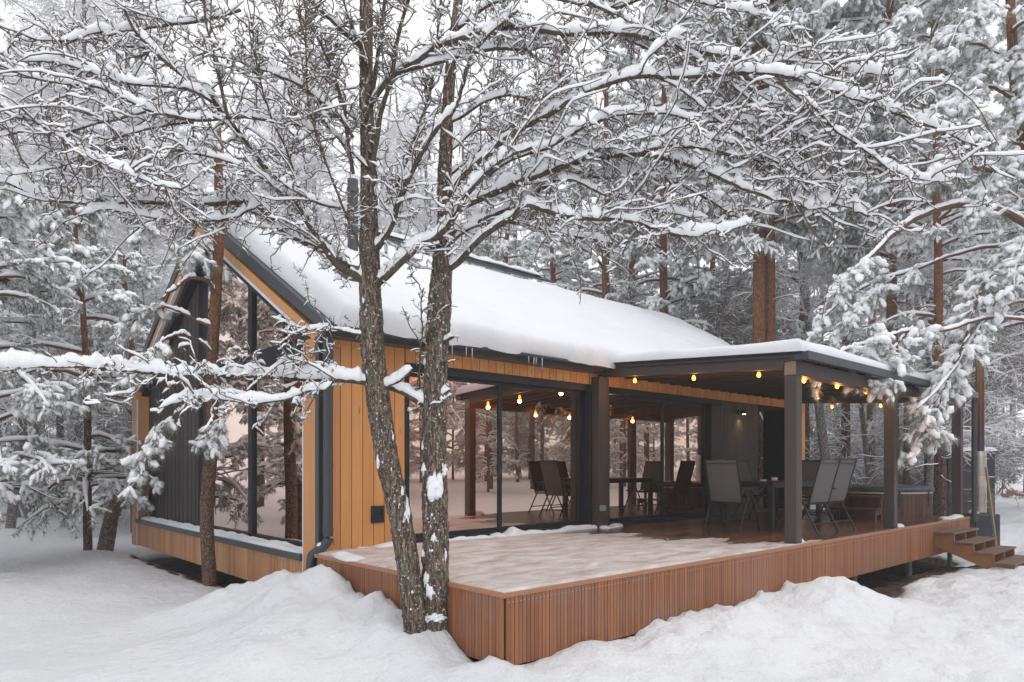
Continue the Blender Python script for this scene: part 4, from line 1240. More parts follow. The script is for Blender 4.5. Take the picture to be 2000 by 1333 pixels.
for j in range(len(rows) - 1):
    holes = (4 < j < 22) or (30 < j < 48)
    for k in range(nc):
        if holes and (k + j) % 2 == 0:
            c = [(gp(k + u, rows[j] + v * (rows[j + 1] - rows[j]))) for u, v in ((0, 0), (1, 0), (1, 1), (0, 1))]
            m4 = [(gp(k + u, rows[j] + v * (rows[j + 1] - rows[j]))) for u, v in ((.5, .08), (.92, .5), (.5, .92), (.08, .5))]
            b.add(c + m4, T=[(0, 1, 4), (1, 2, 5), (2, 3, 6), (3, 0, 7), (0, 4, 7), (1, 5, 4), (2, 6, 5), (3, 7, 6)])
        else:
            b.add([gp(k, rows[j]), gp(k + 1, rows[j]), gp(k + 1, rows[j + 1]), gp(k, rows[j + 1])], [(0, 1, 2, 3)])
o = b.build('guard', STEEL); o.parent = stove
b = MB(); V, Q = snow_strip([(-0.2, -0.05, 0.702), (-0.12, 0.1, 0.702), (-0.02, 0.2, 0.702)], 0.16, 0.07, 301, 0.03); b.add(V, Q)
o = b.build('stove_snow', SNOW, smooth=True); o.parent = stove

# ------------------------------------------------------------ things beyond the deck
GREYB = wood('weathered_boards', (0.15, 0.115, 0.08), (0.24, 0.185, 0.13), (0.33, 0.26, 0.19), 'Z', 0.8)
SHEDB = wood('shed_boards', (0.026, 0.028, 0.033), (0.036, 0.039, 0.045), (0.05, 0.053, 0.06), 'X', 0.7)


def shed(name, px, d, wid, dep, hgt, mat, lab, cat, rz=-42, roof_over=0.1, snow_t=0.18, z0=None):
    x, y = G(px, d)
    z = gh(x, y) - 0.05 if z0 is None else z0
    e = empty(name, (x, y, z), R(rz), lab, cat)
    b = MB(); n = int(hgt / 0.16)
    for k in range(n):
        b.box(-wid / 2, wid / 2, -dep / 2, dep / 2, k * hgt / n + .004, (k + 1) * hgt / n - .004)
    b.box(-wid / 2 + .02, wid / 2 - .02, -dep / 2 + .02, dep / 2 - .02, 0.01, hgt - .01)
    o = b.build('wall', mat); o.parent = e
    b = MB(); b.box(-wid / 2 - roof_over, wid / 2 + roof_over, -dep / 2 - roof_over, dep / 2 + roof_over, hgt, hgt + .05); rf = b.build('roof', METAL); rf.parent = e
    s = snow_slab((-wid / 2 - roof_over, -dep / 2 - roof_over, hgt + .05), (wid + 2 * roof_over, 0, 0), (0, dep + 2 * roof_over, 0), np.array([0, 0, 1.]), snow_t, min(0.15, dep * .3), 401, (20, 12), 0.15, 0.002)
    o = s.build('roof_snow', SNOW, smooth=True); o.parent = rf
    return e, wid, dep, hgt


e, wid, dep, hgt = shed('garden_shed', 1872, 19.0, 1.25, 1.1, 2.12, SHEDB, 'dark horizontally boarded shed with snow caught on its boards, right of the hot tub', 'shed', roof_over=0.04, snow_t=0.1)
b = MB(); g_ = np.random.default_rng(4)
for k in range(26):
    z = (int(g_.integers(0, 13)) + 0.99) * hgt / 13; x = g_.uniform(-wid / 2, wid / 2 - .2); l = g_.uniform(.06, .3)
    V, Q = snow_strip([(x, -dep / 2 - .004, z), (x + l, -dep / 2 - .004, z)], 0.025, 0.02, 500 + k, 0.03); b.add(V, Q)
o = b.build('wall_snow', SNOW); o.parent = e
shed('storage_box', 1655, 23.0, 0.75, 0.6, 0.62, plain('box_grey', (0.16, 0.17, 0.18), 0.6), 'grey storage box out in the snow behind the pergola', 'box', roof_over=0.02, snow_t=0.04)
shed('sauna_hut', 1583, 31.0, 1.1, 1.1, 2.0, plain('hut_grey', (0.10, 0.105, 0.11), 0.8), 'small grey hut with a snowy top seen past the ochre end post', 'hut', roof_over=0.08, snow_t=0.2)
shed('far_house', 1662, 44.0, 3.6, 3.2, 2.6, plain('far_wall', (0.11, 0.115, 0.125), 0.8), 'hazy grey house with a white roof far off between the trees under the pergola', 'house', roof_over=0.3, snow_t=0.5)
shed('far_cabin', 1775, 36.0, 1.9, 1.6, 1.6, plain('far_wall_blue', (0.06, 0.075, 0.095), 0.8), 'small dark blue cabin far behind the hot tub lid', 'cabin', roof_over=0.12, snow_t=0.25)
# leaning planks beside the stove
for k, (px, d, h, tilt, w_, lab) in enumerate(((1950, 14.0, 1.92, -4.5, 0.13, 'long weathered board leaning on the firewood rack right of the stove flue'), (1938, 14.3, 1.4, 3, 0.09, 'shorter weathered board standing close beside the stove flue'))):
    x, y = G(px, d)
    e = empty('leaning_board', (x, y, gh(x, y) - 0.03), R(-42), lab, 'board', 'boards leaning by the stove')
    b = MB(); b.bar((0, 0, 0), (h * math.sin(R(tilt)), 0.15, h), w_, 0.03); o = b.build('plank', GREYB, bevel=.003); o.parent = e
# bird feeder
x, y = G(1960, 32.0)
bf = empty('bird_feeder', (x, y, gh(x, y)), R(-30), 'wooden bird feeder house on a three legged stand out in the snow', 'bird feeder')
b = MB()
for a in (90, 210, 330): b.bar((0.30 * math.cos(R(a)), 0.30 * math.sin(R(a)), 0), (0.02 * math.cos(R(a)), .02 * math.sin(R(a)), 0.42), 0.05, 0.05)
b.bar((0, 0, 0.25), (0, 0, 0.78), 0.09, 0.09); o = b.build('stand', GREYB); o.parent = bf
b = MB(); b.box(-.3, .3, -.25, .25, .78, .82); o = b.build('tray', GREYB); o.parent = bf
for sx in (-1, 1):
    for sy in (-1, 1):
        b = MB(); b.box(sx * .25 - .025, sx * .25 + .025, sy * .2 - .025, sy * .2 + .025, .82, 1.1); o = b.build('post', GREYB); o.parent = bf
b = MB()
for s in (-1, 1):
    V = [(-.38, s * .34, 1.08), (.38, s * .34, 1.08), (.38, 0, 1.34), (-.38, 0, 1.34)]; V += [(a, q, c + .03) for a, q, c in V]
    b.add(V, [(0, 1, 2, 3), (7, 6, 5, 4), (0, 4, 5, 1), (1, 5, 6, 2), (2, 6, 7, 3), (3, 7, 4, 0)])
rf = b.build('roof', GREYB); rf.parent = bf
b = MB()
for s in (-1, 1):
    q = snow_slab((-.38, s * .35, 1.115), (.76, 0, 0), (0, -s * .35, .265), np.array([0, s * .6, .8]), 0.09, 0.06, 77, (8, 6), 0.2); b.add(np.vstack(q.v), np.vstack([q.q[0], q.q[1] ]))
o = b.build('roof_snow', SNOW, smooth=True); o.parent = rf
# split firewood heaped in the snow
LOGE = wood('split_wood', (0.24, 0.11, 0.07), (0.40, 0.21, 0.14), (0.52, 0.33, 0.24), 'X', 0.8, spread=0.8)
x, y = G(1995, 30.0)
log = None
for k in range(26):
    a_ = random.uniform(0, 6.3); rr_ = 0.75 * math.sqrt(random.random())
    h_ = max(0, 0.42 * (1 - rr_ / 0.85)) * random.uniform(0.5, 1)
    if log is None:
        b = MB(); V = [(xx_, 0.07 * math.cos(t), 0.07 * math.sin(t)) for xx_ in (-.17, .17) for t in (0.3, 2.0, 3.4, 5.0)]
        b.add(V, [(0, 3, 2, 1), (4, 5, 6, 7), (0, 1, 5, 4), (1, 2, 6, 5), (2, 3, 7, 6), (3, 0, 4, 7)])
        log = o = b.build('firewood_log', LOGE)
    else:
        o = log.copy(); COL.objects.link(o)
    o.location = (x + rr_ * math.cos(a_), y + rr_ * math.sin(a_), gh(x, y) + 0.05 + h_); o.rotation_euler = (random.uniform(0, 6), random.uniform(-.5, .5), random.uniform(0, 6))
    tag(o, 'split firewood log in the loose pinkish heap on the snow at the right edge', 'firewood', 'firewood logs in the heap')
# ------------------------------------------------------------ trees: shared builders
def pine_foliage(Pt, sc, g, nsh, nf, bw, bn, bs, lo=0.22, snowy=0.96, rad=(0.026, 0.07), nneed=14, nl=0.14, nw=0.0085, shl=(0.3, 0.75), droop=0.10, bsides=6):
    K = len(Pt)
    p, t, u, k = sample(Pt, nsh, lo, 1.0, g)
    lat = norm(np.cross(t, (0, 0, 1.0))) * np.where(g.random(len(p)) < 0.5, -1, 1)[:, None]
    d = norm(t * g.uniform(0.2, 1.0, (len(p), 1)) + lat * g.uniform(0.3, 1.1, (len(p), 1)) + np.array([0, 0, 1.0]) * g.uniform(-0.45, 0.25, (len(p), 1)))
    l = sc * g.uniform(*shl, len(p)) * (1.1 - 0.55 * u)
    sh = grow(p, d, l, 5, 0.16, (0, 0, -droop), g)
    V, Q = tubes(sh, taper(len(sh), 5, 0.007 * sc, 0.004 * sc), 3); bw.add(V, Q)
    load = g.uniform(0.55, 1.4, K)[k]; shed_ = g.uniform(0.62, 1.0, K)[k] if K > 4 else np.ones(len(sh))
    p, t, u, k = sample(sh, nf, 0.15, 1.0, g)
    load = load[k] if K > 4 else np.ones(len(p)); shed_ = shed_[k]
    d = norm(t * 0.7 + g.normal(0, 0.55, (len(p), 3)) + np.array([0, 0, -0.25]))
    l = sc * g.uniform(0.08, 0.22, len(p))
    fi = grow(p, d, l, 4, 0.16, (0, 0, -0.12), g)
    # needles: short blades round each shoot
    q, tq, uq, kq = sample(fi, nneed, 0.0, 1.0, g)
    nd_ = norm(tq * 0.7 + g.normal(0, 0.62, q.shape) + np.array([0, 0, -0.22]))
    ln = sc * nl * g.uniform(0.6, 1.2, len(q))
    w = norm(np.cross(nd_, g.normal(0, 1, q.shape))) * (sc * nw)
    V = np.stack([q - w, q + w, q + nd_ * ln[:, None]], 1).reshape(-1, 3)
    bn.add(V, T=np.arange(len(V)).reshape(-1, 3))
    # snow sitting on the shoot
    m = g.random(len(fi)) < snowy * shed_
    f = fi[m]
    if len(f):
        r = sc * g.uniform(*rad, len(f)) * load[m]
        prof = np.array([0.75, 1.0, 0.98, 0.72])
        Rr = r[:, None] * prof * g.uniform(0.8, 1.2, (len(f), 4))
        c = f + np.array([0, 0, 1.0]) * (Rr * 0.5)[:, :, None]
        ta = norm(c[:, 1] - c[:, 0]); tb = norm(c[:, 3] - c[:, 2])
        c = np.concatenate([(c[:, 0] - ta * r[:, None] * 0.55)[:, None], c, (c[:, 3] + tb * r[:, None] * 0.35)[:, None], (c[:, 3] + tb * r[:, None] * 0.55)[:, None]], 1)
        Rr = np.concatenate([r[:, None] * 0.05, Rr, r[:, None] * 0.45, r[:, None] * 0.05], 1)
        V, Q = tubes(c, Rr, bsides, 0.85); bs.add(V + g.normal(0, 0.16, V.shape) * np.repeat(r, 7 * bsides)[:, None] * 0.8, Q)
    # a thin cap on the shoots themselves
    V, Q = snow_tubes(sh, taper(len(sh), 5, 0.007, 0.004), 0.03 * sc, 5, int(g.integers(1e6)), 0.2); bs.add(V, Q)


def trunk_mesh(pts, r0, r1, S, step, rough, seed, b=None, mat=0):
    p = spline(pts, step); n = len(p); s = np.linspace(0, 1, n)
    r = r0 * (1 - s) ** 0.8 + r1 * s if True else 0
    V, Q = tubes(p[None], np.broadcast_to(r, (1, n)), S)
    V = V.reshape(n, S, 3); c = p[:, None]
    a = np.arange(S) / S * 2 * np.pi
    L_ = np.cumsum(np.r_[0, np.linalg.norm(np.diff(p, axis=0), axis=1)])
    A, Z_ = np.meshgrid(a, L_, indexing='xy')
    nzv = lambda fa, fz, sd: vn(np.cos(A) * fa + 5, np.sin(A) * fa + Z_ * fz, sd) * 0.6 + vn(np.sin(A) * fa - 3, np.cos(A) * fa - Z_ * fz, sd + 1) * 0.6
    disp = 1 + rough * (nzv(1.2, 1.2, seed) * 0.9 + nzv(5, 6, seed + 2) * 0.45 + nzv(11, 11, seed + 4) * 0.35)
    V = c + (V - c) * disp[..., None]
    b = b or MB()
    b.add(V.reshape(-1, 3), Q, mat=mat)
    return b, p, r


def tall_pine(seed, H, crown, nb, spread, r0, nsh=13, nf=6, sc=1.0):
    g = np.random.default_rng(seed)
    root = empty('pine_tree')
    z = np.linspace(0, H, 9)
    pts = np.stack([np.cumsum(g.normal(0, 0.07, 9)) * (z / H), np.cumsum(g.normal(0, 0.07, 9)) * (z / H), z], 1); pts[0, :2] = 0
    b, p, r = trunk_mesh(pts, r0, 0.03, 14, 0.12, 0.07, seed)
    zz = p[:, 2]
    def at(h):
        return np.stack([np.interp(h, zz, p[:, 0]), np.interp(h, zz, p[:, 1]), h], -1)
    # dead stubs below the crown
    hs_ = g.uniform(1.5, crown + 1, 14); a_ = g.uniform(0, 6.3, 14)
    d_ = np.stack([np.cos(a_), np.sin(a_), g.uniform(-.2, .3, 14)], -1)
    dead = grow(at(hs_), d_, g.uniform(0.4, 1.5, 14), 7, 0.15, (0, 0, -0.02), g)
    V, Q = tubes(dead, taper(14, 7, 0.016, 0.006), 4); b.add(V, Q, mat=0)
    tr = b.build('trunk', BARKP, smooth=True); tr.parent = root
    h = crown + (H - crown) * np.sort(g.random(nb)) ** 0.85
    a = g.uniform(0, 2 * math.pi, nb) + np.arange(nb) * 2.4
    rel = (h - crown) / (H - crown)
    L_ = spread * (0.55 + 0.6 * np.sin(np.pi * np.clip(rel * 0.85 + 0.15, 0, 1))) * (1 - 0.55 * rel) * g.uniform(0.65, 1.15, nb)
    d = np.stack([np.cos(a), np.sin(a), 0.28 + 0.5 * rel], -1)
    bo = grow(at(h), d, L_, 9, 0.10, (0, 0, -0.10), g)
    bw, bn, bs = MB(), MB(), MB()
    V, Q = tubes(bo, taper(nb, 9, 0.020 + 0.012 * L_, 0.008), 5); bw.add(V, Q)
    V, Q = snow_tubes(bo, taper(nb, 9, 0.020 + 0.012 * L_, 0.008), 0.055, 6, seed + 9, 0.15); bs.add(V, Q)
    pine_foliage(bo, sc, g, nsh, nf, bw, bn, bs)
    cr = bn.build('crown', NEEDLE); cr.parent = root
    o = bw.build('boughs', PTWIG); o.parent = cr
    o = bs.build('snow', SNOWT, smooth=True); o.parent = cr
    V, Q = snow_tubes(dead, taper(14, 7, 0.016, 0.006), 0.022, 5, seed, 0.3); sb_ = MB(); sb_.add(V, Q)
    o = sb_.build('snow', SNOWT, smooth=True); o.parent = tr
    return root


def frost_tree(seed, H, r0, mat, n1=26, n2=9, n3=7, first=0.25, up=0.75, spread=2.6, stems=1, name='birch_tree', tw=FTWIG, n4=4):
    g = np.random.default_rng(seed)
    root = empty(name)
    bt = MB(); base = []; dirs = []; lens = []
    allst = []
    for s in range(stems):
        z = np.linspace(0, 1, 8)
        lean = g.normal(0, 0.16 if stems > 1 else 0.05, 2)
        pts = np.stack([z * H * lean[0] + np.cumsum(g.normal(0, .05, 8)) * z, z * H * lean[1] + np.cumsum(g.normal(0, .05, 8)) * z, z * H * (1 if s == 0 else g.uniform(.7, 1))], 1)
        if stems > 1: pts[:, :2] += g.normal(0, 0.12, 2)
        _, p, r = trunk_mesh(pts, r0, 0.012, 10, 0.15, 0.05, seed + s, bt)
        allst.append(p)
    tr = bt.build('trunk', mat, smooth=True); tr.parent = root
    bw, bs = MB(), MB()
    for p in allst:
        u = first + (1 - first) * g.random(n1)
        idx = u * (len(p) - 1); i = idx.astype(int).clip(0, len(p) - 2)
        B = p[i] + (p[i + 1] - p[i]) * (idx - i)[:, None]
        a = g.uniform(0, 6.3, n1)
        D = np.stack([np.cos(a), np.sin(a), np.full(n1, up)], -1)
        L_ = spread * (1.15 - 0.75 * (u - first) / (1 - first)) * g.uniform(.6, 1.2, n1)
        l1 = grow(B, D, L_, 8, 0.13, (0, 0, -0.06), g)
        V, Q = tubes(l1, taper(n1, 8, 0.028, 0.009), 4); bw.add(V, Q)
        V, Q = snow_tubes(l1, taper(n1, 8, 0.028, 0.009), 0.028, 5, seed + 1, 0.2); bs.add(V, Q)
        q, t, u2, k = sample(l1, n2, 0.15, 1, g)
        l2 = grow(q, norm(t + g.normal(0, 0.7, q.shape)), g.uniform(.35, 1.1, len(q)), 6, 0.2, (0, 0, -0.12), g)
        V, Q = tubes(l2, taper(len(l2), 6, 0.010, 0.005), 3); bw.add(V, Q)
        V, Q = snow_tubes(l2, taper(len(l2), 6, 0.010, 0.005), 0.018, 4, seed + 2, 0.2); bs.add(V, Q)
        q, t, u2, k = sample(l2, n3, 0.1, 1, g)
        l3 = grow(q, norm(t * .8 + g.normal(0, 0.7, q.shape)), g.uniform(.15, .5, len(q)), 4, 0.25, (0, 0, -0.15), g)
        V, Q = tubes(l3, taper(len(l3), 4, 0.0055, 0.003), 3); bw.add(V, Q)
        V, Q = snow_tubes(l3, taper(len(l3), 4, 0.005, 0.003), 0.0125, 4, seed + 3, 0.15, 1.02); bs.add(V, Q)
        if n4:
            q, t, u2, k = sample(l3, n4, 0.1, 1, g)
            l4 = grow(q, norm(t * .6 + g.normal(0, 0.7, q.shape)), g.uniform(.06, .22, len(q)), 3, 0.25, (0, 0, -0.05), g)
            V, Q = tubes(l4, taper(len(l4), 3, 0.0045, 0.0025), 3); bw.add(V, Q)
    cr = bw.build('crown', tw); cr.parent = root
    o = bs.build('snow', SNOWT); o.parent = cr
    return root


proto = {
    'pa': tall_pine(101, 17.5, 4.6, 50, 2.7, 0.19),
    'pb': tall_pine(102, 16.0, 6.2, 44, 2.4, 0.16),
    'pc': tall_pine(103, 19.0, 3.2, 58, 3.0, 0.21),
    'pd': tall_pine(111, 20.0, 7.0, 84, 3.3, 0.19, 15, 6, 1.25),
    'ya': tall_pine(104, 7.5, 0.7, 44, 2.2, 0.085, 12, 6, 0.85),
    'yb': tall_pine(105, 5.6, 0.5, 36, 1.8, 0.07, 12, 6, 0.8),
    'ba': frost_tree(201, 14.5, 0.13, BARKB, 30, 9, 7),
    'bb': frost_tree(202, 12.0, 0.10, BARKB, 26, 9, 7, 0.18, 0.9),
    'sa': frost_tree(203, 4.2, 0.03, GTWIG, 10, 7, 6, 0.1, 0.9, 1.3, 5, 'bare_shrub', GTWIG),
    'sb': frost_tree(204, 6.5, 0.05, GTWIG, 14, 8, 7, 0.12, 0.8, 1.8, 3, 'bare_sapling', GTWIG),
}
index_children(*proto.values())
used = set()


def plant(kind, x, y, rz=None, s=1.0, label=None, cat='tree', group=None, lean=(0, 0)):
    o = proto[kind] if kind not in used else copy_tree(proto[kind])
    used.add(kind)
    o.location = (x, y, gh(x, y) - 0.04)
    o.rotation_euler = (R(lean[0]), R(lean[1]), random.uniform(0, 6.28) if rz is None else rz)
    o.scale = (s, s, s)
    tag(o, label, cat, group)
    return o


KN = {'p': 'tall snow-laden pine', 'y': 'bushy young pine loaded with snow', 'b': 'slender birch white with frost', 's': 'bare shrub with frosted twigs'}
KC = {'p': 'pine tree', 'y': 'pine tree', 'b': 'birch tree', 's': 'shrub'}


def zone(rows, where, gname):
    for kind, px, d, s in rows:
        x, y = G(px, d)
        k = kind[0]
        if k == 'b' and px < 1100: s *= 1.12
        plant(kind, x, y, None, s, f'{KN[k]} {where}', KC[k], f'{gname} ({KC[k]}s)')


# behind the cabin and pergola, right of the ridge
zone([('pc', 1180, 24, .95), ('pa', 1300, 22.5, 1), ('pb', 1080, 27, 1.05), ('pa', 985, 31, 1), ('pc', 1235, 29, 1.05), ('pb', 1385, 27, 1), ('pc', 1130, 35, 1.1), ('pa', 1420, 33, 1.1), ('pc', 1340, 38, 1.1)],
     'in the forest rising behind the cabin roof', 'forest behind the cabin roof')
zone([('pc', 1570, 24, 1), ('pa', 1650, 28, 1.05), ('pb', 1820, 25, 1), ('pc', 1890, 28, 1.05), ('pa', 2035, 25, 1.0), ('pb', 2040, 20, 1), ('pc', 1700, 34, 1.1), ('pa', 1790, 37, 1.1), ('pc', 2010, 33, 1.1), ('pb', 1600, 37, 1.1), ('pc', 2120, 24, 1), ('pa', 1860, 42, 1.1), ('pb', 1940, 45, 1.1), ('pa', 1530, 42, 1.1)],
     'in the forest above and beyond the pergola', 'forest beyond the pergola')
for px, d, s, lab in ((1482, 18.6, 1.05, 'left one of the twin orange-barked pines standing close together behind the pergola roof'), (1503, 18.9, 1.0, 'right one of the twin orange-barked pines standing close together behind the pergola roof'),
                      (1745, 19.0, .9, 'slim orange-trunked pine rising behind the middle of the pergola roof'), (1768, 23, .8, 'thin brown pine trunk showing just right of the second pergola post')):
    x, y = G(px, d); plant('pd' if px < 1750 else 'pb', x, y, None, s, lab, 'pine tree')
x, y = G(1628, 20.5); plant('ba', x, y, 1.0, 1.15, 'leaning thick birch with a snow-filled scar seen above the two chair backs', 'birch tree', lean=(-3, 4))
x, y = G(1705, 25); plant('bb', x, y, 2.0, 1.1, 'double-stemmed thin tree between the two front pergola posts', 'birch tree', lean=(0, 1))
x, y = G(1838, 17.0); plant('pb', x, y, 2.0, .85, 'stout brown pine trunk just right of the hot tub lid', 'pine tree')
x, y = G(1812, 18.0); plant('bb', x, y, 0.4, .9, 'birch trunk plastered white with snow beside the hot tub lid', 'birch tree')
# left of the cabin
zone([('ba', 215, 20, 1.05), ('bb', 120, 23, 1.1), ('ba', 330, 26, 1.1), ('bb', 20, 18, 1.1), ('ba', -60, 24, 1.1), ('bb', 265, 32, 1.2), ('ba', 70, 33, 1.15), ('bb', 175, 41, 1.2), ('ba', 140, 27, 1.2), ('bb', 60, 22, 1.2), ('ba', 300, 22, 1.1), ('bb', 240, 25, 1.25), ('bb', -20, 29, 1.3), ('ba', 380, 29, 1.2)],
     'in the pale thicket left of the cabin', 'thicket left of the cabin')
zone([('pb', 285, 34, .9), ('pa', 140, 38, 1.0), ('pb', 15, 40, 1.0), ('pa', -80, 33, 1.0)], 'in the pale thicket left of the cabin', 'thicket left of the cabin')
zone([('ba', 470, 25, 1.1), ('bb', 545, 29, 1.2), ('ba', 640, 27, 1.1), ('bb', 760, 30, 1.2), ('ba', 830, 27, 1.1), ('bb', 910, 32, 1.1), ('ba', 400, 36, 1.2), ('ba', 520, 37, 1.3), ('bb', 600, 35, 1.4), ('ba', 700, 36, 1.35), ('ba', 800, 38, 1.4), ('bb', 860, 36, 1.4), ('ba', 950, 38, 1.4), ('bb', 445, 31, 1.3), ('ba', 1020, 37, 1.4)],
     'whitening the sky behind the gable and ridge', 'birches behind the ridge')
zone([('ya', 262, 17.5, .95), ('yb', 320, 21, 1.2), ('ya', 195, 24, 1.1), ('yb', 20, 26, 1.2)], 'among the young pines left of the cabin', 'young pines left of the cabin')
x, y = G(172, 13.6); plant('ya', x, y, 2.2, 0.95, 'young pine with a thin bare foot, foremost of those left of the cabin', 'pine tree')
x, y = G(-20, 11.5); plant('ya', x, y, 0.5, .9, 'young pine whose heavy snowy boughs hang in at the left edge', 'pine tree')
# undergrowth
zone([('sa', 1600, 52, 1.2), ('sb', 1650, 56, 1.2), ('sa', 1690, 48, 1.1), ('sb', 1745, 36, 1.0), ('sa', 1790, 39, 1.1), ('sb', 1835, 33, 1.1), ('sa', 1890, 33, 1.1), ('sb', 1975, 44, 1.0), ('sb', 1660, 40, 1.2), ('sb', 1720, 44, 1.2)], 'in the undergrowth beyond the deck', 'undergrowth beyond the deck')
zone([('sb', 1420, 25, 1.1), ('sb', 1350, 24, 1.2), ('sb', 1540, 25, 1.3), ('sb', 1250, 27, 1.3), ('sb', 1860, 23, 1.3), ('sb', 1820, 27, 1.4)], 'tangled between the pine trunks behind the pergola', 'tangle behind the pergola')
zone([('sb', 40, 21, 1.1), ('sb', 230, 22, 1.2), ('sa', 290, 19, 1.0), ('sb', 90, 28, 1.3), ('sb', 200, 34, 1.4)], 'in the thicket left of the cabin', 'thicket shrubs left of the cabin')
# the far wood
rows = []
for k in range(30):
    px = random.uniform(-60, 2080)
    rows.append((random.choice(['pa', 'pb', 'pc', 'ba', 'pc']), px, random.uniform(48, 72), random.uniform(.9, 1.15)))
zone(rows, 'in the hazy far wood', 'far wood')
# the wood across the clearing, seen mirrored in the glass
for k in range(62):
    x = random.uniform(2, 62); y = -random.uniform(11, 44) + (x - 20) * 0.1
    plant(random.choice(['pa', 'pb', 'pc', 'sb', 'pc', 'ya', 'ya']), x, y, None, random.uniform(.85, 1.1), 'snowy tree mirrored in the sliding doors, across the clearing', 'tree', 'trees mirrored in the sliding doors')
for k in range(46):
    x = -4 + k * 1.75 + random.uniform(-.6, .6); y = -random.uniform(31, 40)
    plant(random.choice(['ya', 'ya', 'sb', 'ya']), x, y, None, random.uniform(1.1, 1.6), 'snowy tree mirrored in the sliding doors, across the clearing', 'tree', 'trees mirrored in the sliding doors')
for x, y, kk, s in ((0.4, 16.5, 'pc', .85), (-1.6, 20.5, 'ya', 1.15), (-3.5, 14.5, 'ya', 1.2), (-5.5, 19, 'pa', 1), (-2.5, 26, 'pc', 1), (-8, 24, 'pb', 1), (-7, 14, 'pa', .9), (-11, 19, 'pc', 1), (-5, 32, 'pa', 1), (-12, 30, 'pc', 1), (-9, 9.5, 'ya', 1.1), (-14, 13, 'pa', 1), (-3, 38, 'pb', 1.1), (-17, 24, 'pc', 1)):
    plant(kk, x, y, None, s, 'snowy tree mirrored in the gable glass, off to the left of the clearing', 'tree', 'trees mirrored in the gable glass')

# ------------------------------------------------------------ particular pines
def px_path(pts, d0, d1):
    n = len(pts); out = []
    L_ = np.r_[0, np.cumsum(np.linalg.norm(np.diff(np.array(pts, float), axis=0), axis=1))]; L_ /= L_[-1]
    for (x, y), s in zip(pts, L_): out.append(P(x, y, d0 + (d1 - d0) * s))
    return np.array(out)


def resamp(p, n):
    s = np.r_[0, np.cumsum(np.linalg.norm(np.diff(p, axis=0), axis=1))]
    u = np.linspace(0, s[-1], n)
    return np.stack([np.interp(u, s, p[:, i]) for i in range(3)], -1)


def drawn_pine(name, label, trunk, r0, r1, boughs, sc, seed, foliage=(26, 7), mat=BARKS, r_b=0.022):
    """trunk: list of world points; boughs: (pixel path, d0, d1, bare) drawn from the photo"""
    g = np.random.default_rng(seed)
    base = np.array(trunk[0])
    root = empty(name, tuple(base), 0, label, 'pine tree')
    b, p, r = trunk_mesh([np.array(q) - base for q in trunk], r0, r1, 16, 0.05, 0.06, seed)
    tr = b.build('trunk', mat, smooth=True); tr.parent = root
    for path, d0, d1, bare, rb in boughs:
        bw, bn, bs = MB(), MB(), MB()
        q = resamp(spline(px_path(path, d0, d1) - base, 0.05), 24)[None]
        q[:, 1:-1] += g.normal(0, 0.008, (1, 22, 3))
        V, Q = tubes(q, taper(1, 24, rb, rb * 0.35), 8); bw.add(V, Q)
        V, Q = limb_snow(q[0], np.linspace(rb, rb * .4, 24), 0.022 + rb * 0.55, seed + len(path)); bs.add(V, Q)
        if bare < 1:
            pine_foliage(q, sc, g, foliage[0], foliage[1], bw, bn, bs, lo=bare, rad=(0.02, 0.072), nneed=48, nl=0.15, nw=0.0034, bsides=8)
        o = bw.build('bough', PTWIG, smooth=True); o.parent = root
        if bare < 1:
            o2 = bn.build('needles', NEEDLE); o2.parent = o
        o2 = bs.build('snow', SNOWT, smooth=True); o2.parent = o
    return root


x, y = G(410, 9.75)
zb = gh(x, y) - 0.05
drawn_pine('pine_tree', 'slim pine with a red-brown trunk standing close in front of the gable glass', [(x, y, zb), P(404, 1000, 9.75), P(414, 850, 9.75), P(415, 700, 9.75), P(423, 560, 9.75), P(428, 440, 9.75), P(425, 250, 9.8)], 0.098, 0.05,
           [([(418, 575), (405, 548), (370, 545), (340, 565), (315, 585)], 9.7, 9.2, 1.1, 0.035),
            ([(424, 470), (390, 440), (350, 420), (300, 430), (260, 470)], 9.8, 9.0, 0.25, 0.024),
            ([(426, 440), (470, 430), (520, 450), (560, 480)], 9.8, 10.2, 2, 0.016),
            ([(425, 400), (380, 370), (320, 370), (280, 400)], 9.8, 10.6, 0.3, 0.02),
            ([(424, 500), (400, 480), (385, 470), (372, 500)], 9.75, 9.4, 0.2, 0.014),
            ([(416, 690), (380, 660), (340, 655), (300, 680), (260, 720)], 9.7, 9.0, 0.45, 0.022),
            ([(414, 780), (370, 790), (320, 830), (290, 880), (275, 930)], 9.7, 8.8, 0.35, 0.022),
            ([(412, 800), (440, 810), (425, 850), (410, 870)], 9.7, 9.4, 0.3, 0.012),
            ([(417, 640), (370, 620), (330, 600), (285, 610), (240, 650)], 9.7, 9.6, 0.4, 0.022),
            ([(425, 330), (460, 310), (500, 320), (540, 350)], 9.8, 10.5, 0.35, 0.02),
            ([(424, 300), (390, 270), (340, 270)], 9.8, 9.2, 0.3, 0.02)], 0.75, 601, (15, 5))
x, y = G(2085, 12.6)
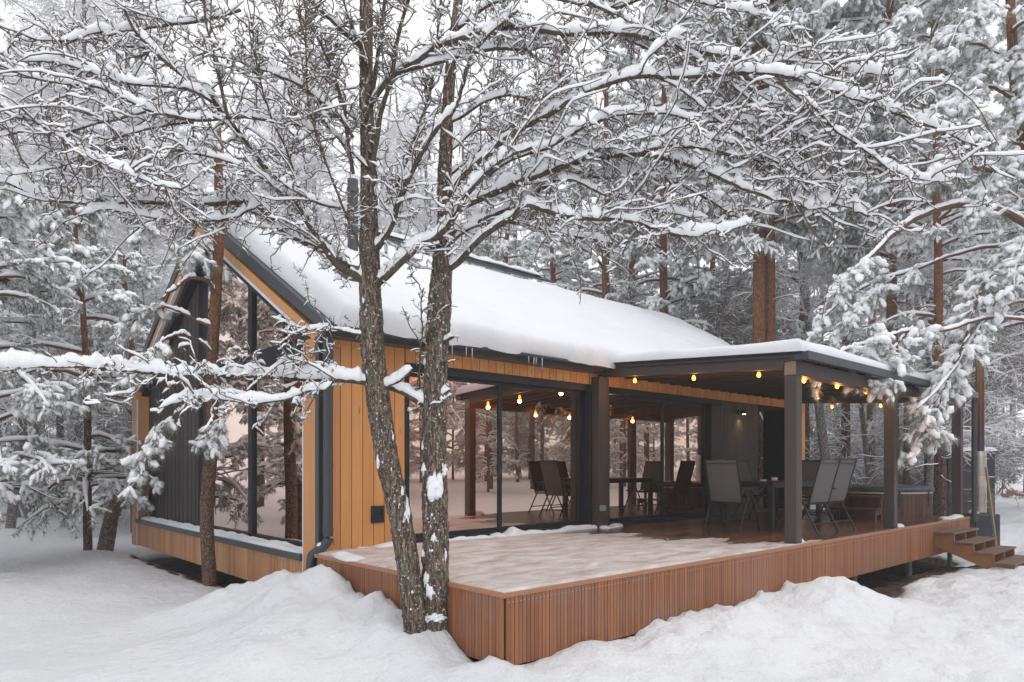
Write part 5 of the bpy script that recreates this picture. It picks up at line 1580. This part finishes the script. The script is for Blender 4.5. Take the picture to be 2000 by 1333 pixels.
drawn_pine('pine_tree', 'big pine at the right edge with snow-heavy boughs hanging before the stove flue', [(x, y, gh(x, y) - .05), P(2082, 800, 12.6), P(2070, 600, 12.6), P(2050, 430, 12.6), P(2010, 300, 12.6), P(1985, 180, 12.7), P(1975, 40, 12.8), P(1965, -200, 13)], 0.14, 0.055,
           [([(2060, 480), (2000, 437), (1965, 416), (1912, 399), (1846, 406), (1790, 427), (1737, 466), (1685, 517), (1640, 560)], 12.6, 11.6, 0.82, 0.07),
            ([(2030, 380), (1992, 348), (1947, 335), (1902, 328), (1853, 328), (1810, 345)], 12.6, 11.8, 0.7, 0.055),
            ([(2060, 540), (1985, 520), (1930, 545), (1900, 610), (1875, 690), (1835, 770), (1795, 840)], 12.4, 11.2, 0.2, 0.03),
            ([(2065, 600), (1990, 590), (1930, 620), (1890, 680), (1850, 740), (1790, 800)], 12.4, 11.0, 0.25, 0.03),
            ([(2065, 620), (1960, 640), (1880, 690), (1840, 790), (1825, 880)], 12.4, 11.3, 0.3, 0.03),
            ([(1900, 640), (1860, 720), (1830, 800), (1790, 860), (1770, 900)], 11.6, 11.2, 0.15, 0.02),
            ([(2065, 640), (1950, 620), (1850, 645), (1760, 650), (1690, 672), (1640, 690), (1600, 735)], 12.4, 10.3, 0.42, 0.03),
            ([(1770, 650), (1740, 690), (1720, 720), (1700, 750)], 11.2, 10.6, 0.15, 0.016),
            ([(2060, 500), (1960, 480), (1860, 500), (1780, 530), (1690, 560), (1620, 610), (1590, 655)], 12.8, 13.8, 0.5, 0.035),
            ([(1750, 540), (1700, 580), (1660, 620), (1640, 650)], 13.4, 13.4, 0.1, 0.016),
            ([(1985, 200), (1930, 170), (1860, 190), (1800, 240)], 12.7, 12.0, 0.2, 0.03),
            ([(1980, 130), (1920, 90), (1850, 90), (1780, 130)], 12.7, 12.4, 0.2, 0.03),
            ([(2010, 290), (1950, 270), (1880, 290), (1830, 340)], 12.6, 11.6, 0.25, 0.03),
            ([(1985, 220), (2030, 200), (2070, 240)], 12.7, 11.8, 0.1, 0.02),
            ([(1978, 100), (1940, 130), (1890, 170), (1870, 230)], 12.7, 11.9, 0.1, 0.02),
            ([(1975, 20), (1930, 10), (1880, 40), (1850, 100)], 12.8, 11.9, 0.1, 0.02),
            ([(2000, 260), (1960, 300), (1930, 360), (1920, 420)], 12.6, 11.9, 0.15, 0.02),
            ([(1976, 70), (1990, 130), (2010, 190), (2020, 260)], 12.7, 12.0, 0.1, 0.02),
            ([(1970, -60), (1920, -60), (1860, -40), (1820, 20)], 12.9, 12.6, 0.1, 0.02),
            ([(1975, 60), (2030, 30), (2080, 40)], 12.7, 12.0, 0.2, 0.03),
            ([(1972, 0), (1900, -30), (1830, -10), (1760, 40)], 12.8, 12.2, 0.2, 0.03),
            ([(2060, 450), (2010, 470), (1985, 520), (1980, 570)], 12.4, 11.4, 0.15, 0.02)], 0.95, 602, (24, 6), BARKP)
# leaning trunk with snow on its upper side
x, y = G(203, 14.3)
zb = gh(x, y) - .05
b, p, r = trunk_mesh([(0, 0, 0), np.array(P(225, 990, 14.2)) - (x, y, zb), np.array(P(262, 940, 14.0)) - (x, y, zb), np.array(P(330, 850, 13.6)) - (x, y, zb)], 0.15, 0.07, 14, 0.05, 0.1, 71)
lt = empty('leaning_tree', (x, y, zb), 0, 'dark leaning trunk with snow along its back at the far corner of the cabin', 'tree')
tr = b.build('trunk', BARKF, smooth=True); tr.parent = lt
b = MB(); q = resamp(p, 30)[None]; V, Q = snow_tubes(q, taper(1, 30, 0.13, 0.07), 0.09, 10, 72, 0.05, 1.3); b.add(V, Q); o = b.build('snow', SNOWT, smooth=True); o.parent = tr

# ------------------------------------------------------------ the two-stemmed fruit tree in front
TD = 5.92
x, y = G(826, TD)
ft = empty('fruit_tree', (x, y, gh(x, y) - 0.05), 0, 'old two-stemmed fruit tree in front of the deck, every twig capped with snow', 'tree')
TO = np.array(ft.location)
gf = np.random.default_rng(900)


def stem_path(pts): return np.array([P(a, b_2, c) for a, b_2, c in pts]) - TO


stemL = stem_path([(813, 1262, 5.86), (808, 1200, 5.86), (797, 1100, 5.88), (780, 1003, 5.9), (757, 900, 5.9), (740, 790, 5.92), (728, 690, 5.92), (724, 600, 5.92), (723, 540, 5.92), (721, 466, 5.95), (720, 315, 6.0), (716, 210, 6.0), (715, 105, 6.0), (716, -60, 6.0)])
stemR = stem_path([(852, 1262, 5.95), (850, 1190, 5.95), (850, 1080, 5.95), (850, 950, 5.97), (847, 850, 6.0), (850, 740, 6.0), (856, 640, 6.0), (860, 560, 6.02), (870, 455, 6.05), (868, 350, 6.1), (874, 228, 6.1), (881, 130, 6.1), (896, -10, 6.1), (905, -70, 6.1)])


def stem(pts, widths, seed):
    """widths: list of (fraction along, diameter in px)"""
    p = spline(pts, 0.012); n = len(p); s = np.linspace(0, 1, n)
    f, w_ = zip(*widths)
    r = np.interp(s, f, w_) * TD / FOC / 2
    S = 56
    V, Q = tubes(p[None], r[None], S)
    V = V.reshape(n, S, 3); c = p[:, None]
    a = np.arange(S) / S * 2 * np.pi
    L_ = np.cumsum(np.r_[0, np.linalg.norm(np.diff(p, axis=0), axis=1)])
    A, Z_ = np.meshgrid(a, L_, indexing='xy')
    def f2(k, fz, sd): return (vn(A / 6.2832 * k + 0.4 * vn(A * 2, Z_ * 9, sd + 5), Z_ * fz, sd))
    seam = np.minimum(1, np.minimum(A, 6.2832 - A) / 0.5)
    d_ = 0.055 * f2(3, 3.2, seed) * seam + 0.045 * f2(14, 16, seed + 1) + 0.055 * np.maximum(-0.3, f2(26, 30, seed + 2)) + 0.03 * f2(40, 60, seed + 3)
    V = c + (V - c) * (1 + d_)[..., None]
    b = MB(); b.add(V.reshape(-1, 3), Q)
    return b, p, r


SNP = plain('caught_snow', (0.84, 0.85, 0.875), 0.8, 0, 0.03, 3, 0)


def stem_snow(p, r, spots, seed):
    """clots of snow stuck to the bark: (px row, side -1..1, size px)"""
    b = MB(); g = np.random.default_rng(seed)
    right = np.array([SN, -CS, 0]); fwd = np.array([CS, SN, 0])
    for (py, side, w_, h_) in spots:
        z = P(0, py, TD)[2] - TO[2]
        i = int(np.argmin(abs(p[:, 2] - z)))
        s = side; f = math.sqrt(max(0, 1 - s * s))
        c = p[i] + right * r[i] * s * 0.97 - fwd * r[i] * f * 0.97
        k = w_ * TD / FOC / 2; hh = h_ * TD / FOC / 2
        n_, m_ = 22, 20
        th = np.linspace(0, np.pi, n_)[:, None]; ph = np.linspace(0, 2 * np.pi, m_, endpoint=False)[None]
        rr_ = 1 + 0.55 * vn(np.cos(ph) * 1.8 + th * 1.3 + seed, np.sin(ph) * 1.8 + th * 1.7, seed) + 0.42 * vn(np.cos(ph) * 4 + th * 3.4, np.sin(ph) * 4 + th, seed + 1)
        wid = np.sin(th) * (0.35 + 0.65 * th / np.pi * 1.3)
        X_ = rr_ * wid * np.cos(ph) * k; Y_ = rr_ * wid * np.sin(ph) * min(k, 0.04) * 0.8; Z_ = rr_ * np.cos(th) * hh
        tan = right * f + fwd * s * 1.0
        out = right * s - fwd * f
        V = c + X_[..., None] * tan + Y_[..., None] * out + Z_[..., None] * np.array([0, 0, 1.])
        i2 = np.arange(n_ - 1)[:, None] * m_; j = np.arange(m_)[None]; j2 = (j + 1) % m_
        b.add(V.reshape(-1, 3), np.stack([i2 + j, i2 + j2, i2 + m_ + j2, i2 + m_ + j], -1).reshape(-1, 4))
        seed += 3
    return b


bl, pL, rL = stem(stemL, [(0, 44), (0.1, 44), (0.3, 44), (0.5, 44), (0.54, 42), (0.62, 34), (0.8, 28), (1, 24)], 910)
sL = bl.build('stem', BARKF, smooth=True); sL.parent = ft
br, pR, rR = stem(stemR, [(0, 54), (0.1, 52), (0.3, 48), (0.5, 46), (0.56, 40), (0.64, 30), (0.8, 23), (1, 16)], 930)
sR = br.build('stem', BARKF, smooth=True); sR.parent = ft
spots = [(1000, 0.75, 14, 44), (960, 0.8, 9, 20), (900, -0.7, 8, 22), (1010, 0.45, 8, 14), (855, 0.9, 7, 14), (1090, 0.5, 6, 10), (640, 0.3, 6, 9), (1150, 0.2, 6, 8), (820, -0.2, 5, 6), (730, -0.5, 6, 8), (590, -0.5, 6, 10)]
o = stem_snow(pL, rL, spots + [(int(gf.uniform(600, 1200)), gf.uniform(-.9, .9), gf.uniform(2.5, 5), gf.uniform(3, 7)) for _ in range(22)], 41).build('snow', SNP, smooth=True); o.parent = sL
spots = [(950, 0.1, 36, 46), (915, -0.8, 14, 18), (918, 0.8, 16, 18), (1050, 0.0, 12, 14), (1080, -0.85, 9, 16), (1130, -0.6, 16, 24), (1150, -0.3, 18, 22), (1200, 0.2, 34, 12), (1205, -0.5, 22, 14), (1085, 0.85, 8, 24), (870, -0.8, 9, 18), (700, -0.9, 8, 26), (640, -0.85, 8, 14)]
o = stem_snow(pR, rR, spots + [(int(gf.uniform(600, 1220)), gf.uniform(-.9, .9), gf.uniform(2.5, 5), gf.uniform(3, 7)) for _ in range(22)], 141).build('snow', SNP, smooth=True); o.parent = sR

LIMBS = [  # (px width start, end, depth start, end, snow, points)
    (22, 7, 5.9, 5.3, 1.1, [(722, 565), (700, 541), (663, 520), (630, 480), (585, 408), (560, 385), (525, 336), (472, 266), (445, 231), (416, 196), (378, 165), (336, 130), (308, 101), (275, 63), (245, 0), (225, -40)]),
    (20, 6, 5.9, 6.4, 0.9, [(680, 525), (655, 500), (610, 480), (560, 455), (520, 425), (470, 405), (430, 400)]),
    (9, 3, 5.4, 4.8, 1.0, [(445, 231), (378, 238), (297, 224), (273, 213), (210, 182), (154, 171), (80, 161), (0, 136), (-60, 120)]),
    (7, 3, 5.2, 4.7, 1.1, [(285, 219), (245, 228), (192, 241), (133, 259), (52, 262), (0, 270), (-50, 280)]),
    (7, 3, 5.4, 5.0, 0.9, [(378, 239), (340, 243), (266, 261), (231, 271), (178, 297), (150, 320)]),
    (8, 3, 5.4, 4.9, 1.1, [(416, 200), (370, 176), (297, 168), (245, 161), (185, 142), (105, 119), (38, 117), (-30, 100)]),
    (8, 3, 5.4, 5.9, 0.9, [(340, 135), (308, 105), (224, 89), (175, 80), (120, 95)]),
    (9, 3, 5.8, 5.2, 1.2, [(470, 20), (420, 35), (315, 49), (270, 56), (189, 61), (143, 75), (66, 72)]),
    (10, 4, 5.3, 5.6, 0.9, [(445, 231), (430, 168), (416, 105), (405, 60), (400, 0), (398, -40)]),
    (14, 4, 6.2, 5.2, 1.35, [(560, 455), (497, 400), (420, 399), (350, 401), (266, 397), (192, 399), (133, 396), (70, 385), (0, 357), (-50, 350)]),
    (8, 3, 5.9, 5.2, 1.1, [(510, 402), (480, 413), (452, 427), (385, 430), (280, 425), (210, 410), (150, 420)]),
    (8, 3, 5.8, 5.4, 1.0, [(665, 408), (623, 399), (574, 375), (540, 350)]),
    (6, 3, 4.9, 4.6, 0.9, [(0, 206), (87, 252), (168, 308), (262, 350), (304, 367), (360, 380)]),
    (6, 3, 5.0, 5.3, 0.9, [(160, 310), (175, 315), (252, 318), (336, 343), (350, 378), (345, 400)]),
    (10, 4, 5.95, 5.6, 0.7, [(690, 340), (678, 260), (672, 206), (647, 133), (623, 80), (605, 45), (590, -30)]),
    (11, 5, 5.9, 5.5, 0.8, [(712, 110), (700, 88), (654, 45), (612, 0), (580, -40)]),
    (10, 3, 5.9, 5.2, 0.9, [(690, 270), (665, 231), (595, 171), (546, 150), (490, 130), (451, 115), (410, 110)]),
    (8, 3, 5.4, 5.7, 0.9, [(445, 231), (483, 229), (525, 234), (577, 241), (620, 255)]),
    (7, 4, 5.7, 5.5, 0.35, [(715, 520), (693, 455), (654, 357), (623, 266), (605, 182), (602, 0)]),
    (13, 8, 5.95, 5.6, 0.5, [(727, 345), (729, 315), (743, 228), (755, 189), (765, 150), (779, 70), (800, 0), (812, -50)]),
    (11, 8, 5.95, 6.4, 0.5, [(728, 190), (734, 122), (743, 52), (748, 0), (752, -50)]),
    (7, 4, 5.95, 5.5, 0.7, [(720, 140), (706, 91), (690, 60), (671, 5), (665, -40)]),
    (8, 4, 5.95, 6.2, 0.9, [(718, 250), (674, 215), (660, 175), (650, 147), (630, 110)]),
    # right of the stems
    (16, 4, 5.95, 5.2, 1.1, [(722, 205), (765, 150), (818, 119), (860, 88), (902, 74), (951, 58), (1000, 46), (1056, 49), (1115, 56), (1196, 53), (1280, 66), (1360, 84), (1457, 105), (1527, 115), (1597, 126), (1667, 126), (1741, 131)]),
    (9, 4, 5.9, 5.6, 1.1, [(790, 140), (867, 119), (902, 108), (965, 95), (1035, 94), (1077, 77), (1122, 63), (1196, 66), (1270, 101), (1330, 150), (1380, 210)]),
    (15, 4, 6.05, 4.7, 1.25, [(872, 390), (905, 345), (947, 308), (1000, 262), (1070, 224), (1115, 196), (1175, 168), (1227, 150), (1262, 147), (1300, 150), (1370, 149), (1440, 144), (1503, 145), (1562, 157), (1615, 175), (1667, 196), (1720, 217), (1790, 245), (1860, 276), (1923, 308)]),
    (8, 3, 5.0, 4.6, 1.1, [(1520, 150), (1538, 175), (1597, 213), (1632, 252), (1678, 280), (1737, 322), (1790, 340), (1856, 348)]),
    (6, 3, 5.3, 5.2, 1.2, [(1245, 150), (1252, 140), (1262, 115), (1301, 80), (1340, 60)]),
    (8, 3, 5.7, 5.2, 1.1, [(955, 345), (972, 329), (1010, 308), (1070, 290), (1140, 252), (1196, 231), (1245, 227), (1300, 226), (1363, 241), (1468, 243), (1517, 252), (1573, 268), (1630, 300)]),
    (18, 5, 6.05, 4.9, 1.5, [(862, 430), (895, 412), (923, 395), (982, 371), (1052, 343), (1105, 322), (1157, 311), (1210, 304), (1266, 304), (1315, 315), (1342, 322), (1394, 343), (1440, 364), (1489, 381), (1545, 395), (1587, 409), (1615, 399), (1660, 404), (1695, 420)]),
    (10, 3, 5.4, 5.1, 1.3, [(1240, 302), (1300, 287), (1370, 290), (1422, 301), (1475, 311), (1524, 318), (1566, 339), (1601, 360), (1625, 371), (1660, 390)]),
    (11, 4, 6.05, 5.5, 1.2, [(872, 460), (902, 448), (958, 423), (1028, 392), (1063, 367), (1122, 346), (1192, 343), (1245, 336), (1290, 340), (1350, 370), (1420, 410), (1470, 440)]),
    (17, 4, 6.02, 5.0, 1.0, [(866, 531), (895, 514), (930, 475), (958, 451), (1000, 425), (1028, 402), (1105, 420), (1175, 425), (1245, 430), (1297, 444), (1350, 455), (1420, 450), (1480, 430)]),
    (8, 3, 5.8, 5.4, 1.1, [(1080, 355), (1119, 353), (1175, 378), (1227, 392), (1280, 413), (1332, 420), (1390, 440)]),
    (20, 7, 5.92, 5.5, 1.2, [(725, 566), (772, 524), (814, 486), (845, 470), (880, 440), (905, 395), (940, 350), (985, 310), (1040, 290)]),
    (16, 6, 5.92, 5.6, 1.3, [(722, 500), (745, 475), (765, 440), (775, 400), (797, 350), (814, 315), (839, 273), (867, 238), (891, 210), (905, 160), (920, 110), (960, 60), (1010, 20)]),
    (9, 4, 5.95, 6.2, 1.0, [(865, 490), (900, 460), (940, 440), (1000, 437), (1080, 455), (1140, 470), (1200, 480)]),
    (8, 3, 6.1, 5.6, 1.0, [(876, 240), (900, 230), (950, 200), (1000, 190), (1060, 200), (1120, 180)]),
    (8, 3, 6.1, 6.6, 1.0, [(882, 130), (920, 90), (960, 40), (985, 0), (1000, -40)]),
    (9, 3, 6.1, 5.4, 1.1, [(890, 60), (960, 10), (1040, -5), (1130, 5), (1210, 15), (1290, -10), (1380, 0), (1480, 20), (1560, 40)]),
    (8, 3, 5.7, 5.2, 1.0, [(1150, 5), (1200, 30), (1260, 60), (1340, 100), (1420, 160), (1480, 210), (1550, 260)]),
    (8, 3, 6.1, 6.8, 1.0, [(870, 350), (930, 300), (1000, 240), (1060, 160), (1100, 90), (1150, 20), (1180, -30)]),
    (7, 3, 5.95, 6.5, 0.9, [(722, 430), (770, 370), (810, 270), (840, 180), (850, 90), (855, 0)]),
    (7, 3, 5.9, 6.5, 0.9, [(720, 330), (680, 290), (630, 230), (590, 150), (560, 70), (545, 0)]),
    (7, 3, 6.1, 6.7, 0.9, [(874, 300), (920, 260), (950, 200), (970, 120), (980, 50)]),
    (6, 3, 5.6, 5.0, 1.0, [(1100, 325), (1180, 290), (1260, 270), (1340, 265), (1420, 280), (1500, 300), (1560, 330), (1640, 360)]),
    (6, 3, 5.5, 5.0, 1.0, [(1280, 150), (1340, 180), (1400, 230), (1460, 270), (1530, 330), (1580, 380)]),
    (7, 3, 5.6, 4.9, 0.9, [(560, 385), (500, 340), (430, 310), (350, 290), (270, 290), (190, 300), (100, 330), (20, 340)]),
    (7, 3, 5.8, 5.2, 0.9, [(600, 430), (560, 300), (520, 220), (500, 140), (490, 60), (480, 0)]),
    # low limbs
    (14, 4, 5.9, 5.0, 1.55, [(738, 752), (700, 746), (647, 742), (560, 737), (490, 733), (402, 731), (315, 727), (245, 719), (157, 713), (70, 713), (0, 710), (-60, 706)]),
    (8, 3, 5.7, 5.1, 1.3, [(650, 745), (635, 762), (609, 762), (560, 778), (490, 785), (420, 778), (360, 778), (308, 796)]),
    (5, 2, 5.7, 5.5, 0.7, [(660, 745), (650, 738), (600, 705), (560, 703), (518, 731), (480, 765)]),
    (6, 2, 5.9, 5.6, 0.9, [(728, 660), (690, 650), (650, 640), (610, 640), (575, 650), (550, 640)]),
    (16, 9, 6.0, 5.9, 1.1, [(845, 800), (815, 782), (790, 768), (760, 758), (738, 752)]),
    (8, 5, 5.92, 5.7, 1.3, [(745, 760), (765, 752), (790, 738), (806, 722)]),
    (9, 6, 6.0, 5.9, 1.2, [(852, 790), (868, 770), (880, 762)]),
    (9, 7, 6.0, 5.8, 0.9, [(856, 668), (870, 668), (884, 662)]),
    (5, 3, 6.0, 5.8, 0.4, [(820, 760), (818, 700), (823, 640), (820, 590), (826, 560)]),
]
BR = 0
for w0, w1, d0, d1, sn_, pts in LIMBS:
    q = spline(px_path(pts, d0, d1) - TO, 0.035)
    n = len(q)
    q[1:] += np.cumsum(gf.normal(0, 0.0022, (n - 1, 3)), 0) * np.minimum(1, np.linspace(0, 6, n - 1))[:, None]
    s = np.linspace(0, 1, n)
    rr_ = (w0 * (1 - s) ** 0.85 + w1 * s) * 0.37 * (d0 + (d1 - d0) * s) / FOC * 1.0
    rr_ *= 1 + 0.10 * vn(s * n * 0.35, s * 0 + BR, 17)
    Lm = 0.035 * n
    bw, bs = MB(), MB()
    V, Q = tubes(q[None], rr_[None], 10); bw.add(V, Q, mat=0)
    # the heaped ridge of snow on the limb
    V, Q = limb_snow(q, rr_, (0.028 + 1.1 * float(rr_.mean())) * sn_, 40 + BR * 7, pts[0][1] > 600); bs.add(V, Q)
    tw1 = max(3, int(Lm / 0.085))
    low = 0.35 if Lm < 0.5 else 1
    p, t, u, k = sample(q[None], max(1, int(tw1 * low)), 0.08, 1.0, gf)
    lat = norm(np.cross(t, gf.normal(0, 1, t.shape)))
    d = norm(t * gf.uniform(-0.1, 1.0, (len(p), 1)) + lat * 0.9 + np.array([0, 0, 0.18]))
    l2 = grow(p, d, gf.uniform(0.12, 0.5, len(p)) * low, 9, 0.25, (0, 0, -0.02), gf)
    if low == 1 and pts[0][1] < 600:      # long thin shoots that arch over with the limb
        p, t, u, k = sample(q[None], max(2, int(Lm / 0.33)), 0.15, 0.95, gf)
        lat = norm(np.cross(t, gf.normal(0, 1, t.shape)))
        la = grow(p, norm(t * gf.uniform(0.5, 1.4, (len(p), 1)) + lat * 0.7 + np.array([0, 0, 0.25])), gf.uniform(0.4, 1.0, len(p)), 9, 0.17, (0, 0, -0.05), gf)
        l2 = np.concatenate([l2, la])
    R2 = taper(len(l2), 9, 0.0062, 0.0034)
    V, Q = tubes(l2, R2, 5); bw.add(V, Q, mat=1)
    V, Q = snow_tubes(l2, R2, 0.0135 * min(sn_, 1.2), 6, 2000 + BR, 0.30, 0.92); bs.add(V, Q)
    # crooked spurs
    srcs = [(q[None], max(2, int(Lm / 0.05 * low)), (0.04, 0.19)), (l2, 6, (0.03, 0.15))]
    for src, m_, ln in srcs:
        p, t, u, k = sample(src, m_, 0.05, 1.0, gf)
        lat = norm(np.cross(t, gf.normal(0, 1, t.shape)))
        l3 = grow(p, norm(lat + t * 0.35 + np.array([0, 0, 0.1])), gf.uniform(*ln, len(p)), 6, 0.38, (0, 0, 0.02), gf)
        R3 = taper(len(l3), 6, 0.0044, 0.0025)
        V, Q = tubes(l3, R3, 4); bw.add(V, Q, mat=1)
        V, Q = snow_tubes(l3, R3, 0.0135 * min(sn_, 1.2), 5, 3000 + BR, 0.30, 0.9); bs.add(V, Q)
        p, t, u, k = sample(l3, 2, 0.2, 1.0, gf)
        l4 = grow(p, norm(norm(np.cross(t, gf.normal(0, 1, t.shape))) + t * 0.5), gf.uniform(0.015, 0.07, len(p)), 4, 0.4, (0, 0, 0), gf)
        V, Q = tubes(l4, taper(len(l4), 4, 0.0036, 0.0022), 3); bw.add(V, Q, mat=1)
    o = bw.build('branch', [BARKL, BARKT], smooth=True); o.parent = ft
    o2 = bs.build('snow', SNOWT, smooth=True); o2.parent = o
    BR += 1

# ------------------------------------------------------------ wintry air
HAZE = bpy.data.materials.new('haze'); HAZE.use_nodes = True
N, L = HAZE.node_tree.nodes, HAZE.node_tree.links
N.clear()
out = N.new('ShaderNodeOutputMaterial'); pv = N.new('ShaderNodeVolumePrincipled')
pv.inputs['Color'].default_value = (0.985, 0.988, 1.0, 1); pv.inputs['Density'].default_value = 0.0019
L.new(pv.outputs[0], out.inputs['Volume'])
b = MB(); b.box(-75, 110, -75, 110, -4.5, 26)
hz = b.build('haze', HAZE); tag(hz, kind='stuff')
